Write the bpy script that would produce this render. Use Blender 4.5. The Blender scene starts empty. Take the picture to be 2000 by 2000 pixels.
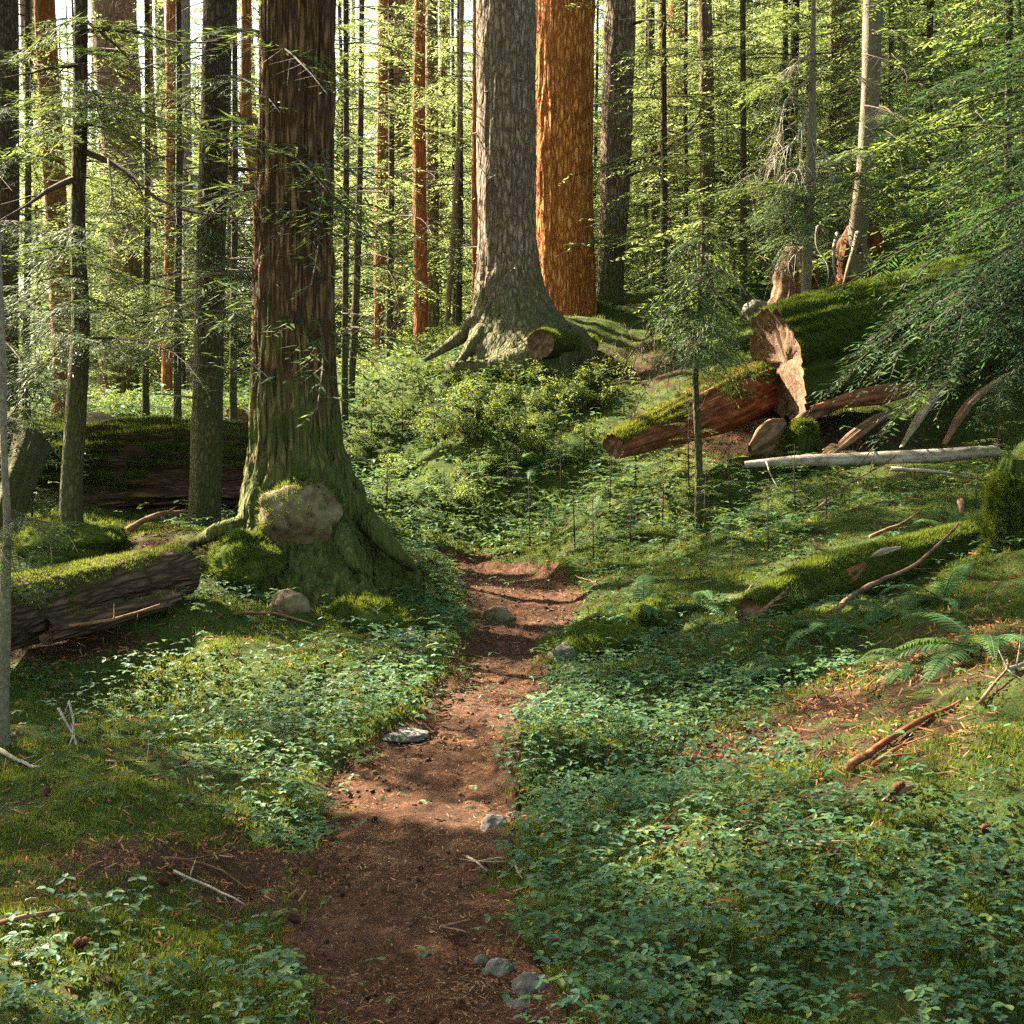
import bpy, math
import numpy as np
from mathutils import Vector, Matrix

PI = math.pi
rng = np.random.default_rng(11)
SC = bpy.context.scene
COL = SC.collection

# ------------------------------------------------------------------ camera model
EYE = np.array([0.0, 0.0, 1.7])
FPX = 2747.0                    # focal length in pixels of a 2000 px wide frame
K = 2000.0 / 1932.0             # measurements were read off a 1932 px wide view
PITCH = math.atan(200.0 / FPX)
cp, sp_ = math.cos(PITCH), math.sin(PITCH)
FWD = np.array([0, cp, -sp_]); UP = np.array([0, sp_, cp])


def ray(u, v):
    a = (np.asarray(u, float) * K - 1000) / FPX
    b = (1000 - np.asarray(v, float) * K) / FPX
    return np.stack([a, cp + sp_ * b, -sp_ + cp * b], -1)


def P(u, v, d):
    r = ray(u, v)
    return EYE + r * (np.asarray(d, float) / r[..., 1])[..., None]


def proj(X):
    q = X - EYE
    f = q @ FWD
    f = np.where(f < .05, .05, f)
    return (q[..., 0] / f * FPX + 1000) / K, (1000 - (q @ UP) / f * FPX) / K


def px(n, d):                   # n measured pixels at depth d, in metres
    return n * K / FPX * d

# ------------------------------------------------------------------ noise
def _hash(i, j, k, seed):
    n = (i * 374761393 + j * 668265263 + k * 2147483647 + seed * 974711) & 0xFFFFFFFF
    n = ((n ^ (n >> 13)) * 1274126177) & 0xFFFFFFFF
    return ((n ^ (n >> 16)) & 0xFFFF) / 65535.0


def noise(p, seed=0):
    p = np.asarray(p, float)
    f = np.floor(p).astype(np.int64)
    w = p - f
    w = w * w * (3 - 2 * w)
    r = 0
    for a in (0, 1):
        for b in (0, 1):
            for c in (0, 1):
                h = _hash(f[..., 0] + a, f[..., 1] + b, f[..., 2] + c, seed)
                r = r + h * (w[..., 0] if a else 1 - w[..., 0]) * (w[..., 1] if b else 1 - w[..., 1]) * (w[..., 2] if c else 1 - w[..., 2])
    return r * 2 - 1


def fbm(p, seed=0, o=3):
    r, a = 0, 1.0
    p = np.asarray(p, float)
    for i in range(o):
        r = r + a * noise(p * 2 ** i + 17.3 * i, seed + i)
        a *= .5
    return r

# ------------------------------------------------------------------ terrain
CT = [  # (u, v, depth) of visible ground
    (800, 1932, 3.9), (790, 1600, 5.6), (930, 1340, 8), (960, 1200, 10.5), (985, 1085, 14.5),
    (0, 1932, 3.8), (200, 1500, 6.3), (100, 1260, 9.0), (300, 1170, 9.9), (560, 1062, 11.4), (430, 1045, 11.4), (700, 1068, 11.6),
    (500, 1250, 9.2), (820, 1150, 11.4), (60, 1100, 11), (150, 1000, 13.2), (420, 985, 13), (300, 980, 14.6), (300, 805, 18.5), (60, 830, 18.5),
    (500, 850, 18.5), (430, 770, 25), (230, 770, 26), (100, 780, 26), (300, 745, 36), (600, 730, 34),
    (840, 1010, 16.5), (1000, 1020, 16.8), (1100, 990, 16.8), (750, 930, 19.5), (900, 900, 18), (1050, 870, 17.6), (700, 740, 28),
    (850, 780, 19.2), (960, 760, 19.2), (1080, 760, 19), (900, 682, 20.6), (1000, 670, 20.8), (1090, 600, 23.2), (1150, 572, 25), (790, 668, 27),
    (730, 690, 29), (1150, 760, 18.5), (1180, 690, 20.5), (1300, 620, 23),
    (1300, 880, 15.3), (1180, 880, 16), (1450, 880, 14.6), (1600, 900, 13.9), (1800, 905, 13.2), (1700, 830, 15.2), (1900, 800, 14.8),
    (1750, 1000, 11.2), (1500, 1000, 12), (1250, 1060, 12.6), (1500, 1165, 9.5), (1250, 1180, 10), (1850, 1200, 7.7), (1880, 1080, 9.7),
    (1900, 1350, 6.1), (1600, 1350, 7.2), (1600, 1500, 5.6), (1200, 1500, 6.3), (1900, 1600, 4.6), (1900, 1932, 3.7), (1300, 1932, 3.85),
    (1550, 575, 19.2), (1900, 575, 18.0), (1420, 615, 21), (1500, 465, 30), (1900, 420, 27), (1250, 555, 30),
]
C3 = np.array([P(*c) for c in CT])
EXTRA = np.array([(0, -10, -.1), (-15, -5, .1), (14, -5, 1.2), (-14, 8, .3), (-28, 15, .9), (-30, 40, 2.2), (12, 10, 2.6), (20, 20, 5.5),
                  (40, 40, 10), (0, 60, 5.6), (-45, 80, 4), (0, 110, 9), (50, 90, 15), (-12, 50, 2.9), (18, 50, 9.0)])
C3 = np.vstack([C3, EXTRA])


def _tps(r2):
    return .5 * r2 * np.log(r2 + 1e-9)


_n = len(C3)
_A = np.zeros((_n + 3, _n + 3))
_d2 = ((C3[:, None, :2] - C3[None, :, :2]) ** 2).sum(-1)
_A[:_n, :_n] = _tps(_d2) + np.eye(_n) * .35
_A[:_n, _n:] = np.c_[np.ones(_n), C3[:, :2]]
_A[_n:, :_n] = _A[:_n, _n:].T
_w = np.linalg.solve(_A, np.r_[C3[:, 2], 0, 0, 0])


def H0(x, y):
    x = np.clip(np.asarray(x, float), -50, 50); y = np.clip(np.asarray(y, float), -12, 100)
    sh = x.shape
    x, y = x.ravel(), y.ravel()
    out = _w[_n] + _w[_n + 1] * x + _w[_n + 2] * y
    for s in range(0, len(x), 60000):
        d2 = (x[s:s + 60000, None] - C3[None, :, 0]) ** 2 + (y[s:s + 60000, None] - C3[None, :, 1]) ** 2
        out[s:s + 60000] += _tps(d2) @ _w[:_n]
    return out.reshape(sh)


def hit(u, v, H=H0, dmin=3.0):
    """where the ray through a point of the photograph meets the ground"""
    r = ray(u, v)
    d = np.concatenate([np.arange(dmin, 12, .06), np.arange(12, 60, .15)])
    X = EYE + r * (d / r[1])[:, None]
    below = X[:, 2] < H(X[:, 0], X[:, 1])
    i = int(np.argmax(below)) if below.any() else len(d) - 1
    return X[i]


EDGE = [(1932, 556, 1050), (1850, 562, 1035), (1800, 556, 1000), (1700, 548, 955), (1600, 590, 945), (1500, 622, 962), (1440, 650, 972), (1390, 716, 985),
        (1350, 800, 1005), (1300, 828, 1024), (1250, 858, 1032), (1200, 880, 1046), (1160, 892, 1075), (1120, 888, 1096), (1092, 872, 1076), (1072, 848, 1010), (1060, 822, 925)]
_L = np.array([hit(l, v) for v, l, r in EDGE]); _R = np.array([hit(r, v) for v, l, r in EDGE])
_py = np.r_[-12, (_L[:, 1] + _R[:, 1]) / 2]
_pl = np.r_[_L[0, 0] + .3, _L[:, 0]]; _pr = np.r_[_R[0, 0] + .3, _R[:, 0]]
_o = np.argsort(_py); _py, _pl, _pr = _py[_o], _pl[_o], _pr[_o]
PEND = _py[-1]


def pathm(x, y):
    """1 on the trail, falling to 0 beside it"""
    l = np.interp(y, _py, _pl); r = np.interp(y, _py, _pr)
    wob = .10 * noise(np.stack([x * 3, y * 3, 0 * x], -1), 5)
    d = np.minimum(x - l, r - x) + wob
    return np.clip(d / .16 + .5, 0, 1) * np.clip((PEND + .6 - y) / .6, 0, 1)


def H(x, y):
    x = np.asarray(x, float); y = np.asarray(y, float)
    m = pathm(x, y)
    q = np.stack([x, y, 0 * x], -1)
    b = .10 * noise(q * 1.1, 1) + .065 * noise(q * 2.7, 2) + .022 * noise(q * 7, 3)
    far = np.clip((y - 22) / 25, 0, 1)
    b = b * (1 + 2.5 * far)
    return H0(x, y) + b * (1 - .85 * m) - .05 * m + .012 * noise(q * 9, 4) * m


def G(u, v):
    X = hit(u, v, H)
    return np.array([X[0], X[1], float(H(X[0], X[1]))])


def gz(x, y):
    return float(H(np.array(float(x)), np.array(float(y))))

# ------------------------------------------------------------------ sun
SAZ, SEL = math.radians(54), math.radians(39)
SUN = np.array([-math.sin(SAZ) * math.cos(SEL), math.cos(SAZ) * math.cos(SEL), math.sin(SEL)])

# ------------------------------------------------------------------ mesh builder
class MB:
    def __init__(self):
        self.V, self.F, self.n = [], [], 0

    def add(self, V, F, m=0):
        V = np.asarray(V, float).reshape(-1, 3); F = np.asarray(F, np.int64)
        if len(F) == 0:
            return
        self.V.append(V)
        self.F.append((F + self.n, m))
        self.n += len(V)

    def mesh(self, name, mats, smooth=True, attr=None):
        V = np.concatenate(self.V)
        me = bpy.data.meshes.new(name)
        me.vertices.add(len(V)); me.vertices.foreach_set('co', V.astype(np.float32).ravel())
        tot = sum(f.size for f, m in self.F); npoly = sum(len(f) for f, m in self.F)
        me.loops.add(tot); me.polygons.add(npoly)
        me.loops.foreach_set('vertex_index', np.concatenate([f.ravel() for f, m in self.F]).astype(np.int32))
        sizes = np.concatenate([np.full(len(f), f.shape[1]) for f, m in self.F])
        st = np.r_[0, np.cumsum(sizes)[:-1]]
        me.polygons.foreach_set('loop_start', st.astype(np.int32))
        me.polygons.foreach_set('material_index', np.concatenate([np.full(len(f), m) for f, m in self.F]).astype(np.int32))
        me.polygons.foreach_set('use_smooth', np.full(npoly, bool(smooth)))
        for m in mats:
            me.materials.append(m)
        if attr:
            for k, a in attr.items():
                t = me.attributes.new(k, 'FLOAT', 'POINT'); t.data.foreach_set('value', np.asarray(a, np.float32))
        me.update(calc_edges=True)
        return me

    def obj(self, name, mats, parent=None, smooth=True, loc=None, attr=None):
        if loc is not None:
            self.V = [v - np.asarray(loc) for v in self.V]
        o = bpy.data.objects.new(name, self.mesh(name, mats if isinstance(mats, (list, tuple)) else [mats], smooth, attr))
        COL.objects.link(o)
        if loc is not None and parent is None:
            o.location = loc
        if parent is not None:
            o.parent = parent
        return o


def tag(o, label=None, cat=None, group=None, kind=None):
    for k, v in (('label', label), ('category', cat), ('group', group), ('kind', kind)):
        if v:
            o[k] = v
    return o


def thing(name, loc, label, cat, group=None):
    o = bpy.data.objects.new(name, None); COL.objects.link(o)
    o.location = tuple(float(a) for a in loc); o.empty_display_size = .1
    return tag(o, label, cat, group)


def dup(o, loc, rz=0, s=1, label=None):
    c = o.copy(); COL.objects.link(c)
    c.location = tuple(float(a) for a in loc); c.rotation_euler = (0, 0, rz); c.scale = (s, s, s)
    if label:
        c['label'] = label
    for ch in list(o.children):
        d = ch.copy(); COL.objects.link(d); d.parent = c
    return c


def frames(pts):
    pts = np.asarray(pts, float)
    t = np.gradient(pts, axis=0); t /= np.linalg.norm(t, axis=1)[:, None] + 1e-12
    ref = np.array([0, 0, 1.0]) if abs(t[0, 2]) < .9 else np.array([1.0, 0, 0])
    ns = []
    n = ref - t[0] * (ref @ t[0]); n /= np.linalg.norm(n)
    for k in range(len(t)):
        n = n - t[k] * (n @ t[k]); n /= np.linalg.norm(n) + 1e-12
        ns.append(n)
    ns = np.array(ns)
    return t, ns, np.cross(t, ns)


def resample(pts, rad, step):
    pts = np.asarray(pts, float); rad = np.asarray(rad, float)
    L = np.r_[0, np.cumsum(np.linalg.norm(np.diff(pts, axis=0), axis=1))]
    n = max(2, int(L[-1] / step) + 1)
    s = np.linspace(0, L[-1], n)
    # smooth (Catmull-like) interpolation by piecewise cubic on each coordinate
    def interp(y):
        if len(L) < 3:
            return np.interp(s, L, y)
        d = np.gradient(y, L)
        i = np.clip(np.searchsorted(L, s, 'right') - 1, 0, len(L) - 2)
        h = L[i + 1] - L[i]; t = (s - L[i]) / h
        return (2 * t**3 - 3 * t**2 + 1) * y[i] + (t**3 - 2 * t**2 + t) * h * d[i] + (-2 * t**3 + 3 * t**2) * y[i + 1] + (t**3 - t**2) * h * d[i + 1]
    return np.stack([interp(pts[:, k]) for k in range(3)], 1), np.maximum(interp(rad), .001)


def tube(mb, pts, rad, seg=8, m=0, caps=True, dispf=None):
    """a tube of rings; dispf(theta, s, xyz) gives a multiplier on the radius"""
    pts = np.asarray(pts, float); rad = np.asarray(rad, float)
    t, n, b = frames(pts)
    th = np.arange(seg) * 2 * PI / seg
    c, s_ = np.cos(th), np.sin(th)
    R = np.repeat(rad[:, None], seg, 1)
    ring = pts[:, None] + R[..., None] * (c[None, :, None] * n[:, None] + s_[None, :, None] * b[:, None])
    if dispf is not None:
        R = R * dispf(np.broadcast_to(th, R.shape), ring, R)
        ring = pts[:, None] + R[..., None] * (c[None, :, None] * n[:, None] + s_[None, :, None] * b[:, None])
    N = len(pts)
    V = ring.reshape(-1, 3)
    i = np.arange(N - 1)[:, None] * seg; j = np.arange(seg)[None]; j2 = (j + 1) % seg
    Q = np.stack([i + j, i + j2, i + seg + j2, i + seg + j], -1).reshape(-1, 4)
    if not caps:
        mb.add(V, Q, m); return ring
    V = np.vstack([V, pts[0], pts[-1]])
    k = np.arange(seg); k2 = (k + 1) % seg
    base = mb.n
    mb.add(V, Q, m)
    mb.F.append((np.stack([np.full(seg, N * seg), k2, k], 1) + base, m))
    mb.F.append((np.stack([np.full(seg, N * seg + 1), (N - 1) * seg + k, (N - 1) * seg + k2], 1) + base, m))
    return ring


def rotm(az, pitch=0., roll=0.):
    """x axis turned to azimuth az, raised by pitch, rolled about itself; arrays allowed"""
    az, pitch, roll = np.broadcast_arrays(np.asarray(az, float), pitch, roll)
    ca, sa, cq, sq, cr, sr = np.cos(az), np.sin(az), np.cos(pitch), np.sin(pitch), np.cos(roll), np.sin(roll)
    x = np.stack([ca * cq, sa * cq, sq], -1)
    y0 = np.stack([-sa, ca, 0 * sa], -1); z0 = np.cross(x, y0)
    y = y0 * cr[..., None] + z0 * sr[..., None]
    z = np.cross(x, y)
    return np.stack([x, y, z], -1)


def scatter(mb, TV, TF, pos, R, sc, m=0):
    """many copies of a small template as one mesh"""
    k = len(pos)
    if k == 0:
        return
    sc = np.asarray(sc, float)
    sc = sc[:, None, None] if sc.ndim == 1 else sc[:, None, :]
    V = np.einsum('kij,knj->kni', R, TV[None] * sc) + pos[:, None]
    F = (TF[None] + (np.arange(k) * len(TV))[:, None, None]).reshape(-1, TF.shape[1])
    mb.add(V.reshape(-1, 3), F, m)

# ------------------------------------------------------------------ materials
def newmat(name):
    m = bpy.data.materials.new(name); m.use_nodes = True
    nt = m.node_tree; nt.nodes.clear()
    out = nt.nodes.new('ShaderNodeOutputMaterial')
    return m, nt, out


def N(nt, t, **kw):
    n = nt.nodes.new('ShaderNode' + t)
    for k, v in kw.items():
        if k in n.inputs:
            n.inputs[k].default_value = v
        else:
            setattr(n, k, v)
    return n


def ramp(nt, fac, stops, interp='LINEAR'):
    r = nt.nodes.new('ShaderNodeValToRGB'); r.color_ramp.interpolation = interp
    el = r.color_ramp.elements
    while len(el) < len(stops):
        el.new(.5)
    for e, (p, c) in zip(el, stops):
        e.position = p; e.color = (*c, 1) if len(c) == 3 else c
    nt.links.new(fac, r.inputs[0])
    return r.outputs[0]


def mixc(nt, fac, a, b, blend='MIX'):
    n = nt.nodes.new('ShaderNodeMix'); n.data_type = 'RGBA'; n.blend_type = blend
    for s, v in ((0, fac), (6, a), (7, b)):
        if hasattr(v, 'is_linked') or isinstance(v, bpy.types.NodeSocket):
            nt.links.new(v, n.inputs[s])
        else:
            n.inputs[s].default_value = v if s == 0 else (*v, 1)
    return n.outputs[2]


def math_(nt, op, a, b=0.):
    n = nt.nodes.new('ShaderNodeMath'); n.operation = op
    for s, v in ((0, a), (1, b)):
        if isinstance(v, bpy.types.NodeSocket):
            nt.links.new(v, n.inputs[s])
        else:
            n.inputs[s].default_value = v
    return n.outputs[0]


def coords(nt, scale=(1, 1, 1)):
    tc = nt.nodes.new('ShaderNodeTexCoord'); mp = nt.nodes.new('ShaderNodeMapping')
    mp.inputs['Scale'].default_value = scale
    nt.links.new(tc.outputs['Object'], mp.inputs['Vector'])
    return mp.outputs[0]


def noisen(nt, vec, scale, detail=4, rough=.55):
    n = N(nt, 'TexNoise', Scale=scale, Detail=detail, Roughness=rough)
    nt.links.new(vec, n.inputs['Vector'])
    return n.outputs[0]


def leafmat(name, cols, trans, tfac=.45, rough=.5, spec=.3):
    """leaf or needle: hue varies from piece to piece, light passes through"""
    m, nt, out = newmat(name)
    g = nt.nodes.new('ShaderNodeNewGeometry')
    stops = [(i / (len(cols) - 1), c) for i, c in enumerate(cols)]
    col = ramp(nt, g.outputs['Random Per Island'], stops)
    b = N(nt, 'BsdfPrincipled', Roughness=rough)
    b.inputs['Specular IOR Level'].default_value = spec
    nt.links.new(col, b.inputs['Base Color'])
    t = nt.nodes.new('ShaderNodeBsdfTranslucent')
    tc = mixc(nt, .5, col, trans)
    nt.links.new(tc, t.inputs['Color'])
    mx = N(nt, 'MixShader', Fac=tfac)
    nt.links.new(b.outputs[0], mx.inputs[1]); nt.links.new(t.outputs[0], mx.inputs[2])
    nt.links.new(mx.outputs[0], out.inputs['Surface'])
    return m


def barkmat(name, dark, mid, light, moss=0., mossh=1.0, sc=1.0, bump=.9, stretch=.16, lichen=0., mosscol=(.05, .075, .015), plates=True, axis=2):
    m, nt, out = newmat(name)
    s3 = [1, 1, 1]; s3[axis] = stretch
    v = coords(nt, tuple(s3))
    n1 = noisen(nt, v, 26 * sc, 5, .65)
    n2 = noisen(nt, v, 9 * sc, 3)
    vo = N(nt, 'TexVoronoi', Scale=20 * sc); vo.feature = 'DISTANCE_TO_EDGE'
    wv = nt.nodes.new('ShaderNodeVectorMath'); wv.operation = 'ADD'
    no = N(nt, 'TexNoise', Scale=14 * sc, Detail=3.); nt.links.new(v, no.inputs['Vector'])
    vs = nt.nodes.new('ShaderNodeVectorMath'); vs.operation = 'SCALE'; vs.inputs['Scale'].default_value = .09 / sc
    nt.links.new(no.outputs['Color'], vs.inputs[0]); nt.links.new(v, wv.inputs[0]); nt.links.new(vs.outputs[0], wv.inputs[1])
    nt.links.new(wv.outputs[0], vo.inputs['Vector'])
    crack = math_(nt, 'MINIMUM', math_(nt, 'MULTIPLY', vo.outputs[0], 3.2), 1.0)
    h = math_(nt, 'ADD', math_(nt, 'MULTIPLY', n1, .6), math_(nt, 'MULTIPLY', crack, .55 if plates else .15))
    col = ramp(nt, h, [(.22, dark), (.55, mid), (.85, light)])
    col = mixc(nt, math_(nt, 'MULTIPLY', ramp(nt, n2, [(.4, (0, 0, 0)), (.65, (1, 1, 1))]), .45), col, tuple(c * .55 for c in mid))
    big = noisen(nt, coords(nt, (1, 1, .5) if axis == 2 else (.5, 1, 1)), 1.7, 4, .6)
    col = mixc(nt, math_(nt, 'MULTIPLY', ramp(nt, big, [(.42, (0, 0, 0)), (.66, (1, 1, 1))]), .55), col, tuple(.35 * a + .25 * b for a, b in zip(mid, dark)))
    if lichen:
        v2 = coords(nt, (1, 1, 1))
        ln = noisen(nt, v2, 22, 6, .7)
        lf = ramp(nt, ln, [(.54, (0, 0, 0)), (.66, (1, 1, 1))])
        col = mixc(nt, math_(nt, 'MULTIPLY', lf, lichen), col, (.34, .36, .30))
    if moss:
        tc = nt.nodes.new('ShaderNodeTexCoord'); sx = nt.nodes.new('ShaderNodeSeparateXYZ')
        nt.links.new(tc.outputs['Object'], sx.inputs[0])
        hh = math_(nt, 'SUBTRACT', 1.0, math_(nt, 'DIVIDE', sx.outputs[2], mossh))
        mn = noisen(nt, coords(nt), 5, 5, .65)
        f = math_(nt, 'ADD', math_(nt, 'MULTIPLY', hh, .5), mn)
        f = ramp(nt, f, [(.55, (0, 0, 0)), (.8, (1, 1, 1))])
        col = mixc(nt, math_(nt, 'MULTIPLY', f, moss), col, mosscol)
    b = N(nt, 'BsdfPrincipled', Roughness=.95)
    b.inputs['Specular IOR Level'].default_value = .12
    nt.links.new(col, b.inputs['Base Color'])
    bp = N(nt, 'Bump', Strength=bump, Distance=.04)
    nt.links.new(h, bp.inputs['Height']); nt.links.new(bp.outputs[0], b.inputs['Normal'])
    nt.links.new(b.outputs[0], out.inputs['Surface'])
    return m


def mossmat(name, a=(.035, .055, .010), b_=(.085, .115, .018), brown=(.06, .035, .015), bf=.25):
    """thick moss cushions with brown debris in patches"""
    m, nt, out = newmat(name)
    v = coords(nt)
    n1 = noisen(nt, v, 45, 6, .7); n2 = noisen(nt, v, 3.5, 4, .6)
    col = ramp(nt, n1, [(.35, a), (.65, b_)])
    f = ramp(nt, n2, [(.5, (0, 0, 0)), (.7, (1, 1, 1))])
    col = mixc(nt, math_(nt, 'MULTIPLY', f, bf), col, brown)
    b = N(nt, 'BsdfPrincipled', Roughness=1.)
    b.inputs['Specular IOR Level'].default_value = .05
    nt.links.new(col, b.inputs['Base Color'])
    bp = N(nt, 'Bump', Strength=1., Distance=.03); nt.links.new(n1, bp.inputs['Height']); nt.links.new(bp.outputs[0], b.inputs['Normal'])
    nt.links.new(b.outputs[0], out.inputs['Surface'])
    return m


def simplemat(name, cols, sc=20, rough=.9, bump=.6, stretch=(1, 1, 1), spec=.2):
    m, nt, out = newmat(name)
    v = coords(nt, stretch)
    n1 = noisen(nt, v, sc, 6, .65)
    col = ramp(nt, n1, [(.3 + .4 * i / (len(cols) - 1), c) for i, c in enumerate(cols)])
    b = N(nt, 'BsdfPrincipled', Roughness=rough); b.inputs['Specular IOR Level'].default_value = spec
    nt.links.new(col, b.inputs['Base Color'])
    bp = N(nt, 'Bump', Strength=bump, Distance=.02); nt.links.new(n1, bp.inputs['Height']); nt.links.new(bp.outputs[0], b.inputs['Normal'])
    nt.links.new(b.outputs[0], out.inputs['Surface'])
    return m


def islandmat(name, cols, rough=.9, spec=.1):
    m, nt, out = newmat(name)
    g = nt.nodes.new('ShaderNodeNewGeometry')
    col = ramp(nt, g.outputs['Random Per Island'], [(i / (len(cols) - 1), c) for i, c in enumerate(cols)])
    b = N(nt, 'BsdfPrincipled', Roughness=rough); b.inputs['Specular IOR Level'].default_value = spec
    nt.links.new(col, b.inputs['Base Color']); nt.links.new(b.outputs[0], out.inputs['Surface'])
    return m


M = {}
M['needle'] = leafmat('needle_green', [(.030, .070, .028), (.052, .110, .036), (.075, .13, .032)], (.30, .36, .06), .46, .6, .15)
M['needle_near'] = leafmat('needle_deep_green', [(.022, .056, .026), (.038, .092, .036), (.055, .115, .034)], (.12, .20, .03), .36, .6, .15)
M['needle_far'] = leafmat('needle_pale_green', [(.035, .075, .030), (.06, .115, .035), (.095, .15, .035)], (.42, .47, .15), .55, .6, .12)  # paler copy of the needles: background haze and backlit glow put into the colour
M['wood_dark'] = simplemat('dark_twig', [(.035, .025, .018), (.085, .06, .04)], 40)
M['wood_grey'] = simplemat('grey_dead_twig', [(.14, .12, .09), (.30, .26, .20)], 40)
M['leaf_low'] = leafmat('ground_leaf', [(.022, .058, .026), (.045, .100, .055), (.035, .085, .030), (.060, .125, .070), (.055, .115, .038), (.12, .15, .035)], (.18, .26, .03), .34, .6, .16)
M['leaf_shrub'] = leafmat('shrub_leaf', [(.04, .09, .03), (.065, .125, .03), (.10, .16, .03)], (.36, .40, .04), .48, .5, .35)
M['fern'] = leafmat('fern_green', [(.035, .085, .028), (.055, .115, .032)], (.20, .28, .03), .38, .6, .15)
M['moss_blade'] = leafmat('moss_blade', [(.030, .055, .010), (.06, .095, .015), (.11, .14, .02)], (.22, .24, .02), .35, .8, .1)
M['moss'] = mossmat('moss_cushion')
M['moss_log'] = mossmat('log_moss', (.022, .04, .010), (.06, .085, .016), (.055, .035, .018), .5)
M['bark_hem'] = barkmat('hemlock_bark', (.014, .008, .005), (.10, .055, .028), (.25, .145, .065), .75, 2.2, 1.0, 1., .13)
M['bark_slim'] = barkmat('slim_hemlock_bark', (.020, .014, .010), (.07, .046, .03), (.13, .09, .055), .4, 3., 1.6, .8, .3, .15)
M['bark_grey'] = barkmat('grey_bark', (.045, .028, .018), (.17, .12, .08), (.30, .23, .165), .5, 1.5, .8, 1., .24, .4)
M['bark_orange'] = barkmat('orange_bark', (.075, .020, .006), (.40, .135, .032), (.60, .28, .085), 0, 1, .85, 1., .22, .12)  # orange bark, its colour brightened to stand in for grazing sun
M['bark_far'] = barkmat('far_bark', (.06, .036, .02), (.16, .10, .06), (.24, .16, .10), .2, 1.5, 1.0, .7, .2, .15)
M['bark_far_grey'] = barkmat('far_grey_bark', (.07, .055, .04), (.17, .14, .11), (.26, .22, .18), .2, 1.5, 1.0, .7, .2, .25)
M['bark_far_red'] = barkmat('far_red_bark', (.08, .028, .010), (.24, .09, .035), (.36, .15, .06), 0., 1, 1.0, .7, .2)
M['bark_pale'] = barkmat('pale_mottled_bark', (.08, .06, .04), (.24, .20, .15), (.40, .36, .30), .3, 1.2, 2.2, .5, .6, .3, plates=False)
M['bark_log'] = barkmat('log_bark', (.020, .012, .007), (.065, .040, .024), (.12, .078, .048), .0, 1, 1., .9, .14, axis=0)
M['wood_red'] = simplemat('rotten_red_wood', [(.045, .014, .006), (.15, .048, .018), (.25, .12, .06)], 16, .95, .9, (.3, 1, 1))
M['wood_redrot'] = simplemat('dark_red_rotten_wood', [(.03, .010, .005), (.10, .032, .012), (.19, .08, .035)], 22, .95, 1., (1, 1, .25))
M['wood_rot'] = simplemat('rotten_brown_wood', [(.035, .020, .012), (.12, .065, .034), (.24, .15, .09)], 18, .95, .9, (.25, 1, 1))
M['wood_pale'] = simplemat('weathered_pale_wood', [(.09, .055, .035), (.23, .165, .11), (.36, .28, .20)], 18, .9, .7, (.2, 1, 1))
M['wood_birch'] = simplemat('pale_pole_bark', [(.06, .05, .035), (.22, .19, .15), (.36, .32, .27)], 14, .85, .7, (.5, 1, 1))
M['rock'] = simplemat('grey_rock', [(.03, .025, .02), (.09, .078, .066), (.17, .155, .14)], 11, .9, 1.)
M['rock_brown'] = simplemat('brown_lichen_rock', [(.035, .022, .012), (.085, .058, .032), (.12, .10, .05), (.18, .14, .09)], 10, .95, 1.)
M['cone'] = simplemat('cone_scale', [(.04, .016, .008), (.12, .05, .022)], 60)
M['litter'] = islandmat('needle_litter', [(.03, .016, .009), (.09, .045, .022), (.17, .085, .04), (.26, .15, .08)])
M['clod'] = islandmat('soil_crumb', [(.02, .011, .007), (.06, .032, .019), (.13, .07, .042), (.05, .028, .018)])
M['litter_red'] = islandmat('red_litter', [(.05, .02, .010), (.15, .05, .02), (.22, .085, .03), (.28, .15, .08)])


def groundmat():
    m, nt, out = newmat('forest_floor')
    v = coords(nt)
    n1 = noisen(nt, v, 60, 6, .7); n2 = noisen(nt, v, 6, 5, .6)
    soil = ramp(nt, n1, [(.3, (.018, .011, .007)), (.55, (.065, .036, .02)), (.75, (.13, .075, .04))])
    moss = ramp(nt, n1, [(.3, (.022, .036, .009)), (.6, (.055, .08, .016)), (.8, (.09, .115, .022))])
    at = nt.nodes.new('ShaderNodeAttribute'); at.attribute_name = 'moss'
    f = math_(nt, 'ADD', at.outputs['Fac'], math_(nt, 'MULTIPLY', math_(nt, 'SUBTRACT', n2, .5), 2.2))
    f = ramp(nt, f, [(.30, (0, 0, 0)), (.75, (1, 1, 1))])
    col = mixc(nt, f, soil, moss)
    b = N(nt, 'BsdfPrincipled', Roughness=1.); b.inputs['Specular IOR Level'].default_value = .08
    nt.links.new(col, b.inputs['Base Color'])
    bp = N(nt, 'Bump', Strength=1., Distance=.035); nt.links.new(n1, bp.inputs['Height']); nt.links.new(bp.outputs[0], b.inputs['Normal'])
    nt.links.new(b.outputs[0], out.inputs['Surface'])
    return m


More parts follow.
